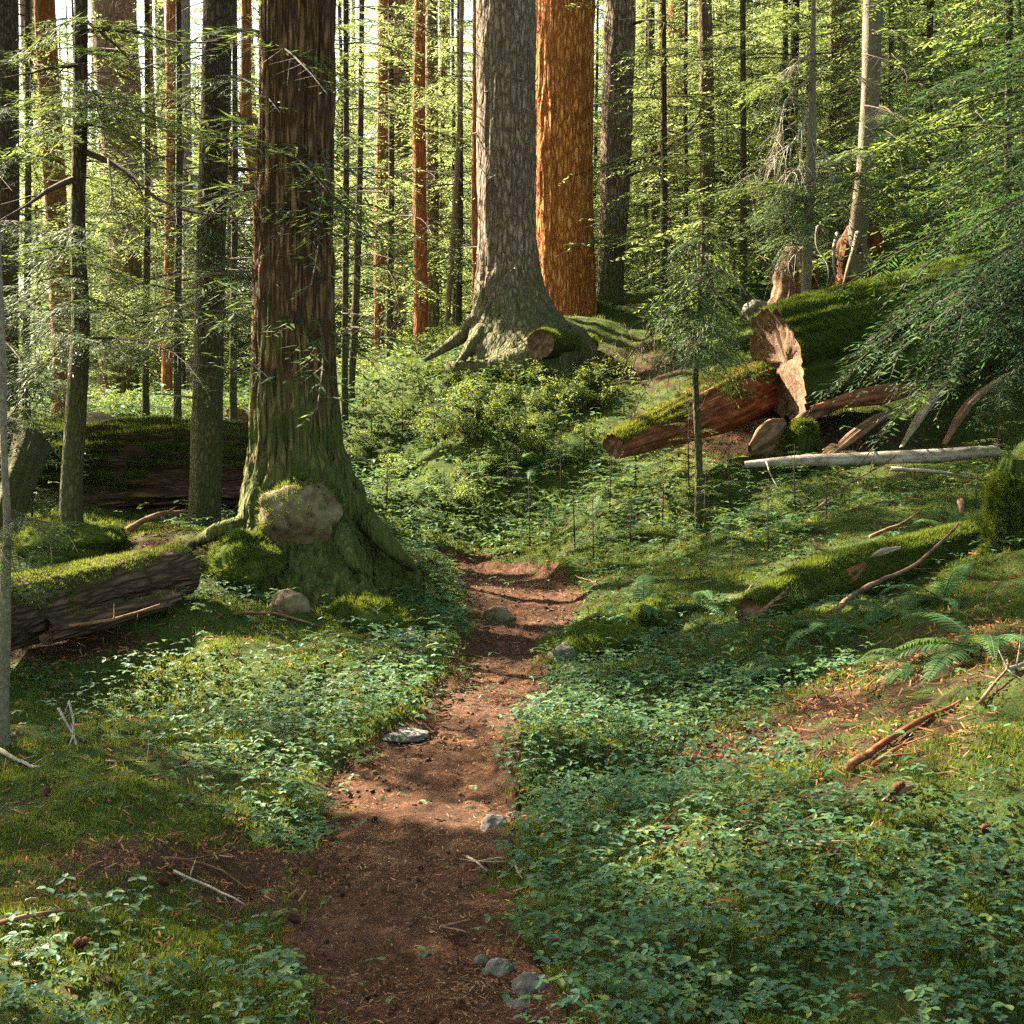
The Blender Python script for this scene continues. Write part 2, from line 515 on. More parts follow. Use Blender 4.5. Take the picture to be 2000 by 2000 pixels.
def trailmat():
    m, nt, out = newmat('trail_dirt')
    v = coords(nt)
    n1 = noisen(nt, v, 95, 6, .75); n2 = noisen(nt, v, 2.6, 4, .6); n3 = noisen(nt, v, 24, 4, .6)
    h = math_(nt, 'ADD', math_(nt, 'MULTIPLY', n1, .6), math_(nt, 'MULTIPLY', n3, .4))
    col = ramp(nt, h, [(.37, (.016, .007, .004)), (.5, (.062, .028, .014)), (.63, (.165, .078, .041))])
    col = mixc(nt, math_(nt, 'MULTIPLY', ramp(nt, n2, [(.42, (0, 0, 0)), (.62, (1, 1, 1))]), .5), col, (.06, .034, .022))
    b = N(nt, 'BsdfPrincipled', Roughness=1.); b.inputs['Specular IOR Level'].default_value = .08
    nt.links.new(col, b.inputs['Base Color'])
    bp = N(nt, 'Bump', Strength=1., Distance=.03); nt.links.new(h, bp.inputs['Height']); nt.links.new(bp.outputs[0], b.inputs['Normal'])
    nt.links.new(b.outputs[0], out.inputs['Surface'])
    return m


M['ground'] = groundmat(); M['trail'] = trailmat()
# ------------------------------------------------------------------ ground, trail
gx = np.concatenate([np.linspace(-140, -11, 50)[:-1], np.linspace(-11, 11, 400), np.linspace(11, 140, 50)[1:]])
gy = np.concatenate([np.linspace(-14, 2.4, 30)[:-1], np.linspace(2.4, 18, 330)[:-1], np.linspace(18, 40, 150)[:-1], np.linspace(40, 150, 50)])
X, Y = np.meshgrid(gx, gy)
Z = H(X, Y) - .035 * pathm(X, Y)
V = np.stack([X, Y, Z], -1).reshape(-1, 3)
nx, ny = len(gx), len(gy)
i = (np.arange(ny - 1)[:, None] * nx + np.arange(nx - 1)[None]).ravel()


def blobs(u, v, L, base=0.):
    r = np.full(np.shape(u), float(base))
    for b in L:
        r = r + b[4] * np.exp(-((u - b[0]) / b[2]) ** 2 - ((v - b[1]) / b[3]) ** 2)
    return r


LEAF = [(1500, 1720, 520, 170, .75), (1130, 1480, 170, 160, .9), (1250, 1900, 350, 120, .8), (1250, 1380, 240, 90, .9), (1120, 1270, 130, 80, 1.), (1800, 1850, 250, 200, .5), (1330, 1270, 150, 70, .6),
        (640, 1330, 240, 70, 1.2), (780, 1220, 130, 60, 1.), (470, 1430, 180, 50, .5), (540, 1570, 90, 60, .8), (880, 1130, 80, 50, .9), (420, 1130, 110, 40, .8), (820, 1090, 80, 50, .7),
        (520, 1850, 60, 120, .35), (60, 1850, 140, 80, .6), (350, 1900, 200, 60, .3), (1000, 1000, 500, 70, .8), (780, 920, 170, 140, 1.), (1250, 930, 400, 70, .7), (850, 780, 300, 110, .9),
        (1600, 1250, 260, 60, .5), (1850, 1600, 150, 100, .35), (1450, 1560, 300, 60, .35), (250, 1280, 200, 50, .3), (250, 760, 250, 60, .8)]
BARE = [(1320, 1420, 90, 28, .6), (1440, 1385, 110, 34, .6), (1580, 1330, 120, 36, .7), (1730, 1260, 120, 36, .8), (1860, 1200, 100, 40, .6), (1650, 1420, 110, 30, .6), (1790, 1370, 90, 34, .5), (1280, 1590, 70, 16, .5), (1480, 1560, 120, 14, .5), (1560, 1490, 90, 18, .4),
        (300, 1620, 240, 45, .8), (130, 1215, 150, 40, .9), (480, 1690, 110, 50, .7), (230, 1030, 220, 20, .5), (1180, 690, 150, 40, .6), (80, 1690, 100, 25, .5),
        (1480, 830, 260, 35, .9), (560, 1055, 180, 30, .5)]


def leafw(x, y, z):
    u, v = proj(np.stack([x, y, z], -1))
    w = blobs(u, v, LEAF, .06) - .8 * blobs(u, v, BARE)
    n = noise(np.stack([x * 2.2, y * 2.2, 0 * x], -1), 31)
    w = w + .28 * n * (w > .05)
    return np.clip(w, 0, 1) * (1 - pathm(x, y) * (.75 + .7 * rng.random(x.shape))).clip(0, 1)


def mossw(x, y, z):
    u, v = proj(np.stack([x, y, z], -1))
    w = .85 - blobs(u, v, BARE) * 1.1
    w = np.where(y < 1.5, .6, w)
    return np.clip(w, 0, 1) * (1 - pathm(x, y))


mb = MB(); mb.add(V, np.stack([i, i + 1, i + nx + 1, i + nx], -1))
tag(mb.obj('ground', M['ground'], attr={'moss': mossw(V[:, 0], V[:, 1], V[:, 2])}),
    'mossy brown forest floor rising from the trail into the hillside', 'ground', kind='structure')

py = np.linspace(-12, PEND + .5, 420); nc = 46
tt = np.linspace(-.13, 1.13, nc)
l = np.interp(py, _py, _pl); r = np.interp(py, _py, _pr)
X = l[:, None] + (r - l)[:, None] * tt[None]; Y = np.repeat(py[:, None], nc, 1)
e = np.abs(tt - .5) * 2
Z = H(X, Y) - .10 * np.clip((np.abs(tt - .5) - .54) / .09, 0, 1)[None] + .012 * noise(np.stack([X * 16, Y * 16, 0 * X], -1), 8) + .006 * noise(np.stack([X * 40, Y * 40, 0 * X], -1), 9)
i = (np.arange(len(py) - 1)[:, None] * nc + np.arange(nc - 1)[None]).ravel()
mb = MB(); mb.add(np.stack([X, Y, Z], -1).reshape(-1, 3), np.stack([i, i + 1, i + nc + 1, i + nc], -1))
tag(mb.obj('path', M['trail']), 'narrow brown dirt trail winding through green ground cover', 'trail', kind='structure')


def sample(d0, d1, per, wf=1.28):
    """random ground points of the visible wedge, so many per square metre"""
    a = .364 * wf
    n = int(per * a * (d1 ** 2 - d0 ** 2))
    y = np.sqrt(rng.uniform(d0 ** 2, d1 ** 2, n)); x = rng.uniform(-1, 1, n) * a * y
    return x, y, H(x, y)


def vis_keep(x, y, z, w):
    k = rng.random(len(x)) < w
    return np.stack([x, y, z], -1)[k]


# leaflet templates: length 1 along x, folded along the midrib
LF = np.array([(0, 0, 0), (.36, .30, .05), (.38, 0, -.03), (.36, -.30, .05), (.74, .27, .02), (.76, 0, -.06), (.74, -.27, .02), (1, 0, -.12)])
LFT = np.array([(0, 2, 1), (0, 3, 2), (1, 2, 5), (1, 5, 4), (3, 6, 5), (3, 5, 2), (4, 5, 7), (5, 6, 7)])
LS = np.array([(0, 0, 0), (.5, .28, .05), (1, 0, -.08), (.5, -.28, .05), (.55, 0, -.03)])
LST = np.array([(0, 4, 1), (1, 4, 2), (0, 3, 4), (3, 2, 4)])


def trefoil(mb, pos, size, tv, tf, n=3, hmin=.03, hmax=.10, droop=.07, m=0):
    k = len(pos); a0 = rng.uniform(0, 2 * PI, k)
    pl = rng.uniform(.5, 1.45, k); lift = rng.uniform(hmin, hmax, k) * pl; tilt = rng.normal(0, .24, (k, 2)) * .6
    c = pos + np.stack([rng.normal(0, .01, k), rng.normal(0, .01, k), lift], -1)
    for j in range(n):
        a = a0 + j * 2 * PI / n + rng.normal(0, .22, k)
        R = rotm(a, -droop + rng.normal(0, .12, k) + tilt[:, 0] * np.cos(a) + tilt[:, 1] * np.sin(a), rng.normal(0, .15, k))
        scatter(mb, tv, tf, c, R, size * pl * rng.uniform(.8, 1.2, k), m)


mb = MB()
for d0, d1, per, sz, tv, tf in ((2.6, 6, 1250, .026, LF, LFT), (6, 9, 980, .028, LF, LFT), (9, 14, 420, .040, LS, LST), (14, 22, 110, .075, LS, LST), (22, 38, 40, .11, LS, LST)):
    x, y, z = sample(d0, d1, per)
    p = vis_keep(x, y, z, leafw(x, y, z))
    trefoil(mb, p, sz, tv, tf, 3, .03, .12 if d1 < 15 else .3)
tag(mb.obj('ground_leaves', M['leaf_low'], smooth=False), 'low three part green leaves carpeting the ground beside the trail', 'ground cover', kind='stuff')

# moss: short upright blades in tufts
bl = []
for a in (0, 1.3, 2.5, 3.8, 5.0):
    c, s = math.cos(a), math.sin(a)
    bl += [(c * .25 - s * .12, s * .25 + c * .12, -.1), (c * .25 + s * .12, s * .25 - c * .12, -.1), (c * .75, s * .75, 1)]
BT = np.array(bl); BTT = np.arange(15).reshape(5, 3)


def moss_tufts(mb, pos, nrm, size, m=0):
    k = len(pos)
    nrm = nrm / np.linalg.norm(nrm, axis=1)[:, None]
    t = np.cross(nrm, rng.normal(size=(k, 3))); t /= np.linalg.norm(t, axis=1)[:, None]
    R = np.stack([t, np.cross(nrm, t), nrm], -1)
    scatter(mb, BT, BTT, pos, R, size * rng.uniform(.6, 1.3, k), m)


mb = MB()
for d0, d1, per, sz in ((2.6, 6, 3200, .022), (6, 10, 1700, .026), (10, 16, 600, .036), (16, 24, 160, .055)):
    x, y, z = sample(d0, d1, per, 1.15)
    p = vis_keep(x, y, z, mossw(x, y, z) * np.clip(.6 + .9 * noise(np.stack([x * 3, y * 3, 0 * x], -1), 55), 0, 1))
    moss_tufts(mb, p, np.array([0, 0, 1.]) + rng.normal(0, .3, (len(p), 3)), sz)
tag(mb.obj('moss', M['moss_blade'], smooth=False), 'short green moss spreading over the forest floor', 'moss', kind='stuff')

# litter: slivers and flakes
SV = np.array([(-.5, -.06, 0), (.5, -.05, .04), (.5, .05, .02), (-.5, .06, .03)]); SVT = np.array([(0, 1, 2), (0, 2, 3)])
FV = np.array([(-.5, -.1, 0), (-.1, -.32, .1), (.5, -.05, .0), (.15, .3, .12), (-.3, .2, .03)]); FVT = np.array([(0, 1, 3), (1, 2, 3), (0, 3, 4)])


def litter(mb, p, size, m=0, flat=.2):
    k = len(p); h = k * 2 // 3
    R = rotm(rng.uniform(0, 2 * PI, k), rng.normal(0, flat, k), rng.normal(0, .5, k))
    p = p + np.array([0, 0, .006])
    scatter(mb, SV, SVT, p[:h], R[:h], size * rng.uniform(.6, 2.0, h), m)
    scatter(mb, FV, FVT, p[h:], R[h:], size * rng.uniform(.3, .8, k - h), m)


mb = MB()
for d0, d1, per, sz in ((2.6, 6, 3400, .016), (6, 10, 1900, .020), (10, 16.5, 600, .032)):
    x, y, z = sample(d0, d1, per)
    p = vis_keep(x, y, z + .006, np.clip(pathm(x, y) * (.45 + .5 * noise(np.stack([x * 2.2, y * 2.2, 0 * x], -1), 77)) + .1, 0, 1))
    litter(mb, p, sz)
CV, CF = None, None
_t = (1 + 5 ** .5) / 2
CV = np.array([(-1, _t, 0), (1, _t, 0), (-1, -_t, 0), (1, -_t, 0), (0, -1, _t), (0, 1, _t), (0, -1, -_t), (0, 1, -_t), (_t, 0, -1), (_t, 0, 1), (-_t, 0, -1), (-_t, 0, 1)]) / 1.9
CF = np.array([(0, 11, 5), (0, 5, 1), (0, 1, 7), (0, 7, 10), (0, 10, 11), (1, 5, 9), (5, 11, 4), (11, 10, 2), (10, 7, 6), (7, 1, 8), (3, 9, 4), (3, 4, 2), (3, 2, 6), (3, 6, 8), (3, 8, 9), (4, 9, 5), (2, 4, 11), (6, 2, 10), (8, 6, 7), (9, 8, 1)])
for d0, d1, per, sz in ((2.6, 6, 700, .006), (6, 10, 300, .008), (10, 16.5, 80, .012)):
    x, y, z = sample(d0, d1, per)
    p = vis_keep(x, y, z, np.clip(pathm(x, y) * (.35 + .7 * noise(np.stack([x * 3.1, y * 3.1, 0 * x], -1), 78)), 0, 1))
    k = len(p); R = rotm(rng.uniform(0, 6.3, k), rng.uniform(-1, 1, k), rng.uniform(-1, 1, k))
    scatter(mb, CV, CF, p, R, sz * rng.uniform(.4, 1.9, (k, 1)) * rng.uniform(.6, 1.3, (k, 3)), 1)
tag(mb.obj('needle_litter', [M['litter'], M['clod']], smooth=False), 'fallen brown needles and bits of bark strewn over the trail', 'litter', kind='stuff')
mb = MB()
for d0, d1, per, sz in ((2.6, 6, 900, .03), (6, 10, 700, .038), (10, 16.5, 300, .05)):
    x, y, z = sample(d0, d1, per)
    u, v = proj(np.stack([x, y, z], -1))
    p = vis_keep(x, y, z + .008, np.clip(blobs(u, v, BARE, .22) * 1.2 * (1 - pathm(x, y)), 0, 1))
    litter(mb, p, sz, flat=.35)
tag(mb.obj('bark_litter', M['litter_red'], smooth=False), 'reddish brown bark flakes and dead leaves on the bare slopes', 'litter', kind='stuff')

# ------------------------------------------------------------------ hemlock branches
def make_branch(L, lv, seed, dead=False):
    """flat drooping spray along +x; lv 0 coarse, 1 middle, 2 single needles. returns (needle V, F), (wood V, F)"""
    g = np.random.default_rng(seed)
    sp, tsp, tw, tl = {0: (.15, .085, .045, .16), 1: (.048, .022, .0125, .080), 2: (.038, .0165, .0092, .064), 4: (.26, .17, .13, .42), 3: (.070, .034, .023, .115)}[lv]
    wob = g.normal(0, .05, 2); dr = g.uniform(.16, .30); up = g.uniform(.05, .2)

    def A(t):
        return np.stack([L * t, L * (wob[0] * np.sin(3 * t) + wob[1] * np.sin(6 * t + 1)), L * (up * t - (dr + up) * t * t)], -1)
    n = max(4, int(L / sp)); i = np.arange(n)
    t = .08 + .92 * (i + g.random(n) * .7) / n
    side = np.where(i % 2 == 0, 1, -1)
    bl = L * .47 * (1 - t) ** .75 * g.uniform(.45, 1.15, n) * np.clip(t / .25 + .3, 0, 1) + .05
    bl = np.where(g.random(n) < .10, bl * .3, bl)
    ang = side * np.radians(g.normal(54, 9, n)); zd = g.normal(-.10, .14, n)
    bd = np.stack([np.cos(ang), np.sin(ang), zd], -1)
    O = A(t)
    wv, wf = MB(), None
    tube(wv, A(np.linspace(0, 1, 9)), np.linspace(.008 * L ** .7, .002, 9), 4, 0, False)
    if lv >= 1:      # twig stalks as thin three sided strips
        e = O + bd * bl[:, None] - np.array([0, 0, 1.]) * (.22 * bl)[:, None]
        wd = np.cross(bd, [0, 0, 1.]) * .0028
        Vw = np.stack([O + wd, O - wd, e, O - [0, 0, .004]], 1).reshape(-1, 3)
        k = np.arange(n)[:, None] * 4
        wv.add(Vw, np.concatenate([k + [0, 1, 2], k + [1, 3, 2], k + [3, 0, 2]]))
    # twiglets along every branchlet, and on the main axis as well
    m = np.maximum(2, (bl / tsp).astype(int))
    idx = np.repeat(np.arange(n), m)
    loc = np.concatenate([(np.arange(c) + 1) / c for c in m])
    b = bl[idx]
    pos = O[idx] + bd[idx] * (b * loc)[:, None]
    pos[:, 2] -= .22 * b * loc ** 2
    par = np.concatenate([np.arange(c) for c in m])
    sd = np.where(par % 2 == 0, 1, -1)
    a2 = ang[idx] + sd * np.radians(g.normal(48, 12, len(idx))) * np.where(loc > .97, .1, 1)
    tln = tl * (1 - .45 * loc) * g.uniform(.55, 1.25, len(idx)) * (.7 + .6 * np.minimum(1, b / (.2 * L + .02)))
    d = np.stack([np.cos(a2), np.sin(a2), g.normal(-.22, .2, len(idx))], -1)
    d /= np.linalg.norm(d, axis=1)[:, None]
    sv = np.cross(d, np.stack([g.normal(0, .3, len(idx)), g.normal(0, .3, len(idx)), np.ones(len(idx))], -1))
    sv /= np.linalg.norm(sv, axis=1)[:, None]
    k = len(idx)
    if True:
        w = tw * g.uniform(.7, 1.3, k)
        q = np.stack([pos, pos + d * (.42 * tln)[:, None] + sv * (w / 2)[:, None], pos + d * tln[:, None], pos + d * (.42 * tln)[:, None] - sv * (w / 2)[:, None]], 1).reshape(-1, 3)
        F = (np.arange(k)[:, None] * 4 + np.arange(4))
        nV, nF = q, F
    return (nV, nF), (np.concatenate(wv.V), wv.F)


LIB = {lv: [(L, *make_branch(L, lv, 100 * lv + i)) for i, L in enumerate(Ls)] for lv, Ls in
       ((4, (2.4, 3.0, 3.6)), (0, (1.5, 1.9, 2.3, 2.7, 3.1)), (1, (.6, .9, 1.2, 1.5, 1.9)), (2, (.5, .8, 1.1, 1.5)), (3, (1.2, 1.6, 2.0, 2.4)))}


def put_branch(mb, p, az, pitch, L, lv, roll=0., mats=(0, 1)):
    lib = LIB[lv]
    Ls = np.array([b[0] for b in lib])
    c = np.argsort(np.abs(Ls - L))[:2]
    L0, (nV, nF), (wV, wF) = lib[int(rng.choice(c))]
    s = L / L0
    R = rotm(az, pitch, roll)
    fl = np.array([1, rng.choice([-1, 1]), 1])
    mb.add((nV * fl * s) @ R.T + p, nF, mats[0])
    b0 = mb.n
    mb.V.append((wV * fl * s) @ R.T + p); mb.n += len(wV)
    for f, m in wF:
        mb.F.append((f + b0, mats[1]))


def cull(mb, tubes):
    """cut foliage away along lines to the sun, so light lands on chosen spots"""
    if not tubes:
        return
    V = np.concatenate(mb.V)
    newF = []
    for f, m in mb.F:
        if m == 1:
            newF.append((f, m)); continue
        c = V[f].mean(1)
        keep = np.ones(len(c), bool)
        for o, r, t0 in tubes:
            d = c - o
            t = d @ SUN
            keep &= ~((t > t0) & ((d * d).sum(1) - t * t < r * r))
        newF.append((f[keep], m))
    mb.F = [(f, m) for f, m in newF if len(f)]
# ------------------------------------------------------------------ holes cut through the canopy towards the sun, shaped to place the sun patches
GAPS = []


def gap(pts, r, d=None, t0=1.2):
    for q in pts:
        o = G(*q) if d is None else P(q[0], q[1], d)
        GAPS.append((o, r, t0))


gap([(650, 1500), (700, 1515), (750, 1525), (800, 1532), (850, 1540), (900, 1548)], .2)
gap([(850, 1338), (900, 1345), (950, 1350), (1000, 1358), (1050, 1372), (1090, 1385)], .2)
gap([(880, 1075), (940, 1085), (1000, 1095), (1040, 1130), (960, 1120)], .3)
gap([(400, 1440), (450, 1450), (510, 1460), (560, 1465), (500, 1555), (560, 1570)], .14)
gap([(20, 1790), (60, 1800), (100, 1850), (30, 1850)], .13)
gap([(40, 1290), (90, 1295), (140, 1300), (200, 1310), (270, 1320), (330, 1300)], .16)
gap([(300, 1145), (350, 1150)], .3, 9.2)
gap([(120, 1035), (180, 1028), (230, 1022)], .22)
gap([(620, 1140), (680, 1150), (730, 1170)], .26)
gap([(450, 1000)], .3, 11)
gap([(1480, 1130), (1540, 1090), (1600, 1060), (1660, 1045), (1720, 1030)], .45)
gap([(1060, 1180), (1120, 1190), (1180, 1195), (1250, 1200)], .22)
gap([(1220, 1640), (1290, 1650), (1350, 1600)], .16)
gap([(1570, 1280), (1630, 1290), (1690, 1260)], .2)
gap([(880, 1030), (950, 1035), (1020, 1035), (1100, 1040), (1200, 1050), (1300, 1010), (1000, 970), (1150, 930), (1250, 900), (1400, 970), (1080, 1000), (1350, 930), (1480, 1000), (900, 960)], .55)
gap([(680, 760), (750, 800), (820, 760), (880, 710), (950, 700), (850, 830), (780, 860), (950, 800), (1020, 760), (680, 840), (700, 900), (780, 930), (660, 700), (1100, 790), (1150, 740)], .8)
gap([(1060, 610), (1120, 620), (1100, 650)], .6)
gap([(1600, 540), (1680, 525), (1760, 512)], .3, 16)
gap([(1230, 790), (1330, 750), (1400, 720)], .35, 14.8)
gap([(1450, 700), (1430, 640)], .35, 15.3)
gap([(1450, 868), (1550, 862), (1650, 860), (1750, 858), (1850, 850)], .18, 13.3)
gap([(1520, 300), (1520, 400), (1518, 500), (1500, 220), (1460, 300), (1560, 450)], .5, 18)
gap([(1640, 250), (1640, 320), (1640, 120)], .45, 19)
gap([(1750, 330), (1820, 320), (1700, 350), (1600, 340), (1880, 290)], .5, 18)
gap([(905, 60), (905, 140), (905, 220), (905, 300), (905, 380), (905, 460), (900, 540)], .35, 21)
gap([(1015, 130), (1015, 200), (1015, 270), (1015, 340), (1012, 420), (1020, 500), (1050, 540)], .5, 24)
gap([(1330, 480), (1250, 560), (1330, 600)], .45, 13.5)
gap([(300, 840), (200, 830), (400, 845)], .4)

# ------------------------------------------------------------------ trees
def part(mb, name, mats, root, smooth=True):
    loc = np.array(root.location)
    mb.V = [v - loc for v in mb.V]
    o = bpy.data.objects.new(name, mb.mesh(name, mats if isinstance(mats, (list, tuple)) else [mats], smooth))
    COL.objects.link(o); o.parent = root
    return o


NEED = [M['needle'], M['wood_dark']]


def axis_from(cl, d, height, lean=None):
    """centre line and radii of a trunk from (u, v, width) readings, bottom first, carried down into the ground and up to its top"""
    cl = [(c + (d,))[:4] if len(c) == 3 else c for c in cl]
    pts = np.array([P(u, v, dd) for u, v, w, dd in cl]); rad = np.array([px(w, dd) / 2 for u, v, w, dd in cl])
    b = pts[0].copy(); b[2] = gz(b[0], b[1])
    low = b - [0, 0, .3]
    if pts[0][2] > b[2] + .05:
        pts = np.vstack([low, b, pts]); rad = np.r_[rad[0] * 1.12, rad[0] * 1.08, rad]
    else:
        k = pts[:, 2] > b[2] + .05
        pts = np.vstack([low, b, pts[k]]); rad = np.r_[rad[0] * 1.05, rad[0], rad[k]]
    t = pts[-1] - pts[-2] if len(pts) > 2 else np.array([0, 0, 1.])
    t /= np.linalg.norm(t); t = t * .4 + np.array([0, 0, .6]); t /= np.linalg.norm(t)
    H_ = b[2] + height
    if pts[-1][2] < H_ - 1:
        k = np.linspace(0, 1, 5)[1:]
        ext = pts[-1] + t * ((H_ - pts[-1][2]) * k / t[2])[:, None]
        rad = np.r_[rad, rad[-1] * (1 - k) + .012]; pts = np.vstack([pts, ext])
    return b, pts, rad


def trunk_mesh(pts, rad, base, seg=40, step=.15, ridge=.045, flare=.0, lobes=5, fh=.9, seed=0, m=0, rs=7.):
    p, r = resample(pts, rad, step)
    mb = MB()
    ph = seed * 1.7

    def disp(th, xyz, R):
        z = xyz[..., 2] - base[2]
        q = np.stack([np.cos(th) * R * rs * 2.2, np.sin(th) * R * rs * 2.2, z * rs * .16], -1) + seed * 3.1
        f = 1 + ridge * (1 - 2 * np.abs(noise(q, seed))) + ridge * .8 * noise(q * 2.3, seed + 1) + .05 * noise(np.stack([np.cos(th) * 1.2, np.sin(th) * 1.2, z * .6], -1), seed + 2)
        if flare:
            f = f + flare * np.exp(-np.maximum(z, -.2) / fh) * (np.cos(lobes * th + ph) + .5 * np.cos((lobes - 2) * th + 2 * ph))
        return f
    tube(mb, p, r, seg, m, True, disp)
    return mb


def at_height(pts, z):
    return np.array([np.interp(z, pts[:, 2], pts[:, k]) for k in range(3)]), z


def crown(mb, pts, zs, n, Lf, lv, pitch=(-.15, .15), az=None, mats=(0, 1)):
    """n branches on the stem between two heights; Lf gives the branch length from the relative height"""
    z = np.sort(rng.uniform(zs[0], zs[1], n))
    a = rng.uniform(0, 2 * PI) + np.arange(n) * 2.399 + rng.normal(0, .35, n)
    if az is not None:
        a = rng.uniform(az[0], az[1], n)
    for k in range(n):
        p, _ = at_height(pts, z[k])
        t = (z[k] - zs[0]) / max(1e-6, zs[1] - zs[0])
        put_branch(mb, p, a[k], rng.uniform(*pitch), Lf(t) * rng.uniform(.7, 1.15), lv, rng.normal(0, .12), mats)


def branch_to(mb, p, q, lv, wid=1.0, roll=None):
    d = q - p; L = np.linalg.norm(d)
    put_branch(mb, p, math.atan2(d[1], d[0]), math.asin(d[2] / L) + .08, L * 1.05, lv, rng.normal(0, .15) if roll is None else roll)


def dead(mb, pts, r0, twigs=6, tl=.35, droop=.3, m=0, r1=.003):
    p, r = resample(pts, np.linspace(r0, r1, len(pts)), .08)
    jit = np.cumsum(rng.normal(0, .004, p.shape), 0); p = p + jit
    tube(mb, p, r, 6, m)
    for k in range(twigs):
        i = int(rng.uniform(.15, .95) * (len(p) - 1))
        t = p[min(i + 1, len(p) - 1)] - p[max(i - 1, 0)]; t /= np.linalg.norm(t) + 1e-9
        d = t * .6 + rng.normal(0, .7, 3) + [0, 0, -.1]; d /= np.linalg.norm(d)
        l = tl * rng.uniform(.4, 1.2); s = np.linspace(0, 1, 6)
        q = p[i] + d * (l * s)[:, None] + np.outer(s * s, [0, 0, -droop * l]) + np.cumsum(rng.normal(0, .012 * l, (6, 3)), 0)
        tube(mb, q, np.linspace(max(.0025, r[i] * .5), .0015, 6), 4, m)


def tree(name, cl, d, height, bark, label, group=None, seg=40, step=.15, flare=0., lobes=5, fh=.7, ridge=.045, seed=1, can=None, low=None, to=(), tolv=2, deads=(), needle=None, roots=(), rs=7., culled=True, pair=True, stubs=0):
    b, pts, rad = axis_from(cl, d, height)
    root = thing(name, b, label, 'tree', group)
    part(trunk_mesh(pts, rad, b, seg, step, ridge, flare, lobes, fh, seed, rs=rs), 'trunk', bark, root)
    mb = MB()
    if can:
        z0, z1, n, L = can
        crown(mb, pts, (b[2] + z0, b[2] + z1), n, lambda t: L * (1 - t) ** .7 + .6, 0, (-.1, .25))
    if low:
        for z0, z1, n, L, lv in low:
            crown(mb, pts, (b[2] + z0, b[2] + z1), n, lambda t: L * (1 - .35 * t), lv, (-.2, .12))
    for v0, u, v, dd in to:
        p, _ = at_height(pts, P(cl[0][0], v0, d)[2])
        q = P(u, v, dd)
        branch_to(mb, p, q, tolv)
        if not pair:
            continue
        o = rng.normal(0, 1, 3) * np.array([.16, .2, .10]) * min(1.6, np.linalg.norm(q - p))
        branch_to(mb, p, q + o, tolv)
    if mb.n:
        if culled:
            cull(mb, GAPS)
        part(mb, 'crown', [needle or M['needle'], M['wood_dark']], root, smooth=False)
    for ds in deads:
        q = MB(); w = ds.get('m', 'wood_dark')
        dead(q, np.array([P(*c) for c in ds['p']]), ds.get('r', .02), ds.get('t', 6), ds.get('l', .4), ds.get('dr', .2))
        part(q, 'dead_branch', M[w], root)
    for k in range(stubs):
        z = b[2] + rng.uniform(1.0, 5.5); p, _ = at_height(pts, z); a = rng.uniform(PI * .85, PI * 2.15); R_ = np.interp(z, pts[:, 2], rad)
        d_ = np.array([math.cos(a), math.sin(a), rng.uniform(-.25, .2)]); l_ = R_ + rng.uniform(.06, .45)
        q = MB(); dead(q, p + d_ * np.linspace(R_ * .8, l_, 4)[:, None] + np.array([[0, 0, 0], [0, 0, .0], [0, 0, -.01], [0, 0, -.03]]), rng.uniform(.010, .022), 2, .2, .2); part(q, 'branch_stub', M['wood_grey'], root)
    for rp, rr in roots:
        q = MB()
        pp = np.array([(*G(*c[:2])[:2], 0) if len(c) == 2 else P(*c) for c in rp])
        for k, c in enumerate(rp):
            if len(c) == 2:
                pp[k, 2] = gz(pp[k, 0], pp[k, 1]) + rr * .25
        p, r = resample(pp, np.linspace(rr, rr * .25, len(pp)), .06)
        tube(q, p, r, 10, 0, True, lambda th, x, R: 1 + .2 * noise(x * 9, seed))
        part(q, 'root', bark, root)
    return root


# the large hemlock on the left bank
tree('hemlock_tree', [(580, 1062, 330, 11.4), (574, 1010, 262, 11.4), (565, 940, 215, 11.4), (558, 860, 172, 11.4), (554, 760, 155, 11.4), (554, 560, 143, 11.4), (556, 400, 135), (561, 200, 129), (563, 0, 126)], 11.4, 26,
     M['bark_hem'], 'largest dark hemlock with furrowed bark and flared mossy foot, rock at its base', seg=140, step=.045, flare=.10, lobes=5, fh=.45, ridge=.085, seed=3, rs=11,
     can=(7.5, 24, 110, 3.9), stubs=7,
     roots=[([(470, 985, 11.2), (420, 1000, 11.0), (370, 1030), (330, 1055)], .09), ([(690, 980, 11.2), (740, 1035, 11.0), (790, 1072)], .10), ([(640, 1000, 10.95), (660, 1050, 10.7), (690, 1075)], .09)])
tree('hemlock_tree', [(387, 990, 60), (391, 800, 57), (395, 620, 53), (398, 480, 53), (405, 240, 53), (412, 0, 53)], 12.6, 20, M['bark_slim'],
     'straight slim dark hemlock just left of the largest trunk', seg=40, step=.08, flare=.08, fh=.3, seed=5, ridge=.05, can=(6.5, 19, 90, 3.2), stubs=6,
     to=[(235, 610, 268, 10.3), (270, 640, 300, 10.4), (360, 590, 395, 10.3), (370, 650, 385, 10.4), (480, 520, 585, 11.2), (520, 600, 625, 10.3), (60, 600, 105, 10.4), (150, 520, 165, 11),
         (540, 300, 620, 12), (60, 300, 110, 12.2), (100, 300, 140, 12), (330, 690, 340, 10.6), (430, 330, 480, 11.8), (160, 300, 200, 11.8), (420, 300, 440, 12), (590, 480, 640, 11)], pair=False,
     deads=[dict(p=[(400, 300, 12.6), (440, 400, 12.2), (500, 500, 11.5), (530, 540, 11)], r=.012, t=6)])
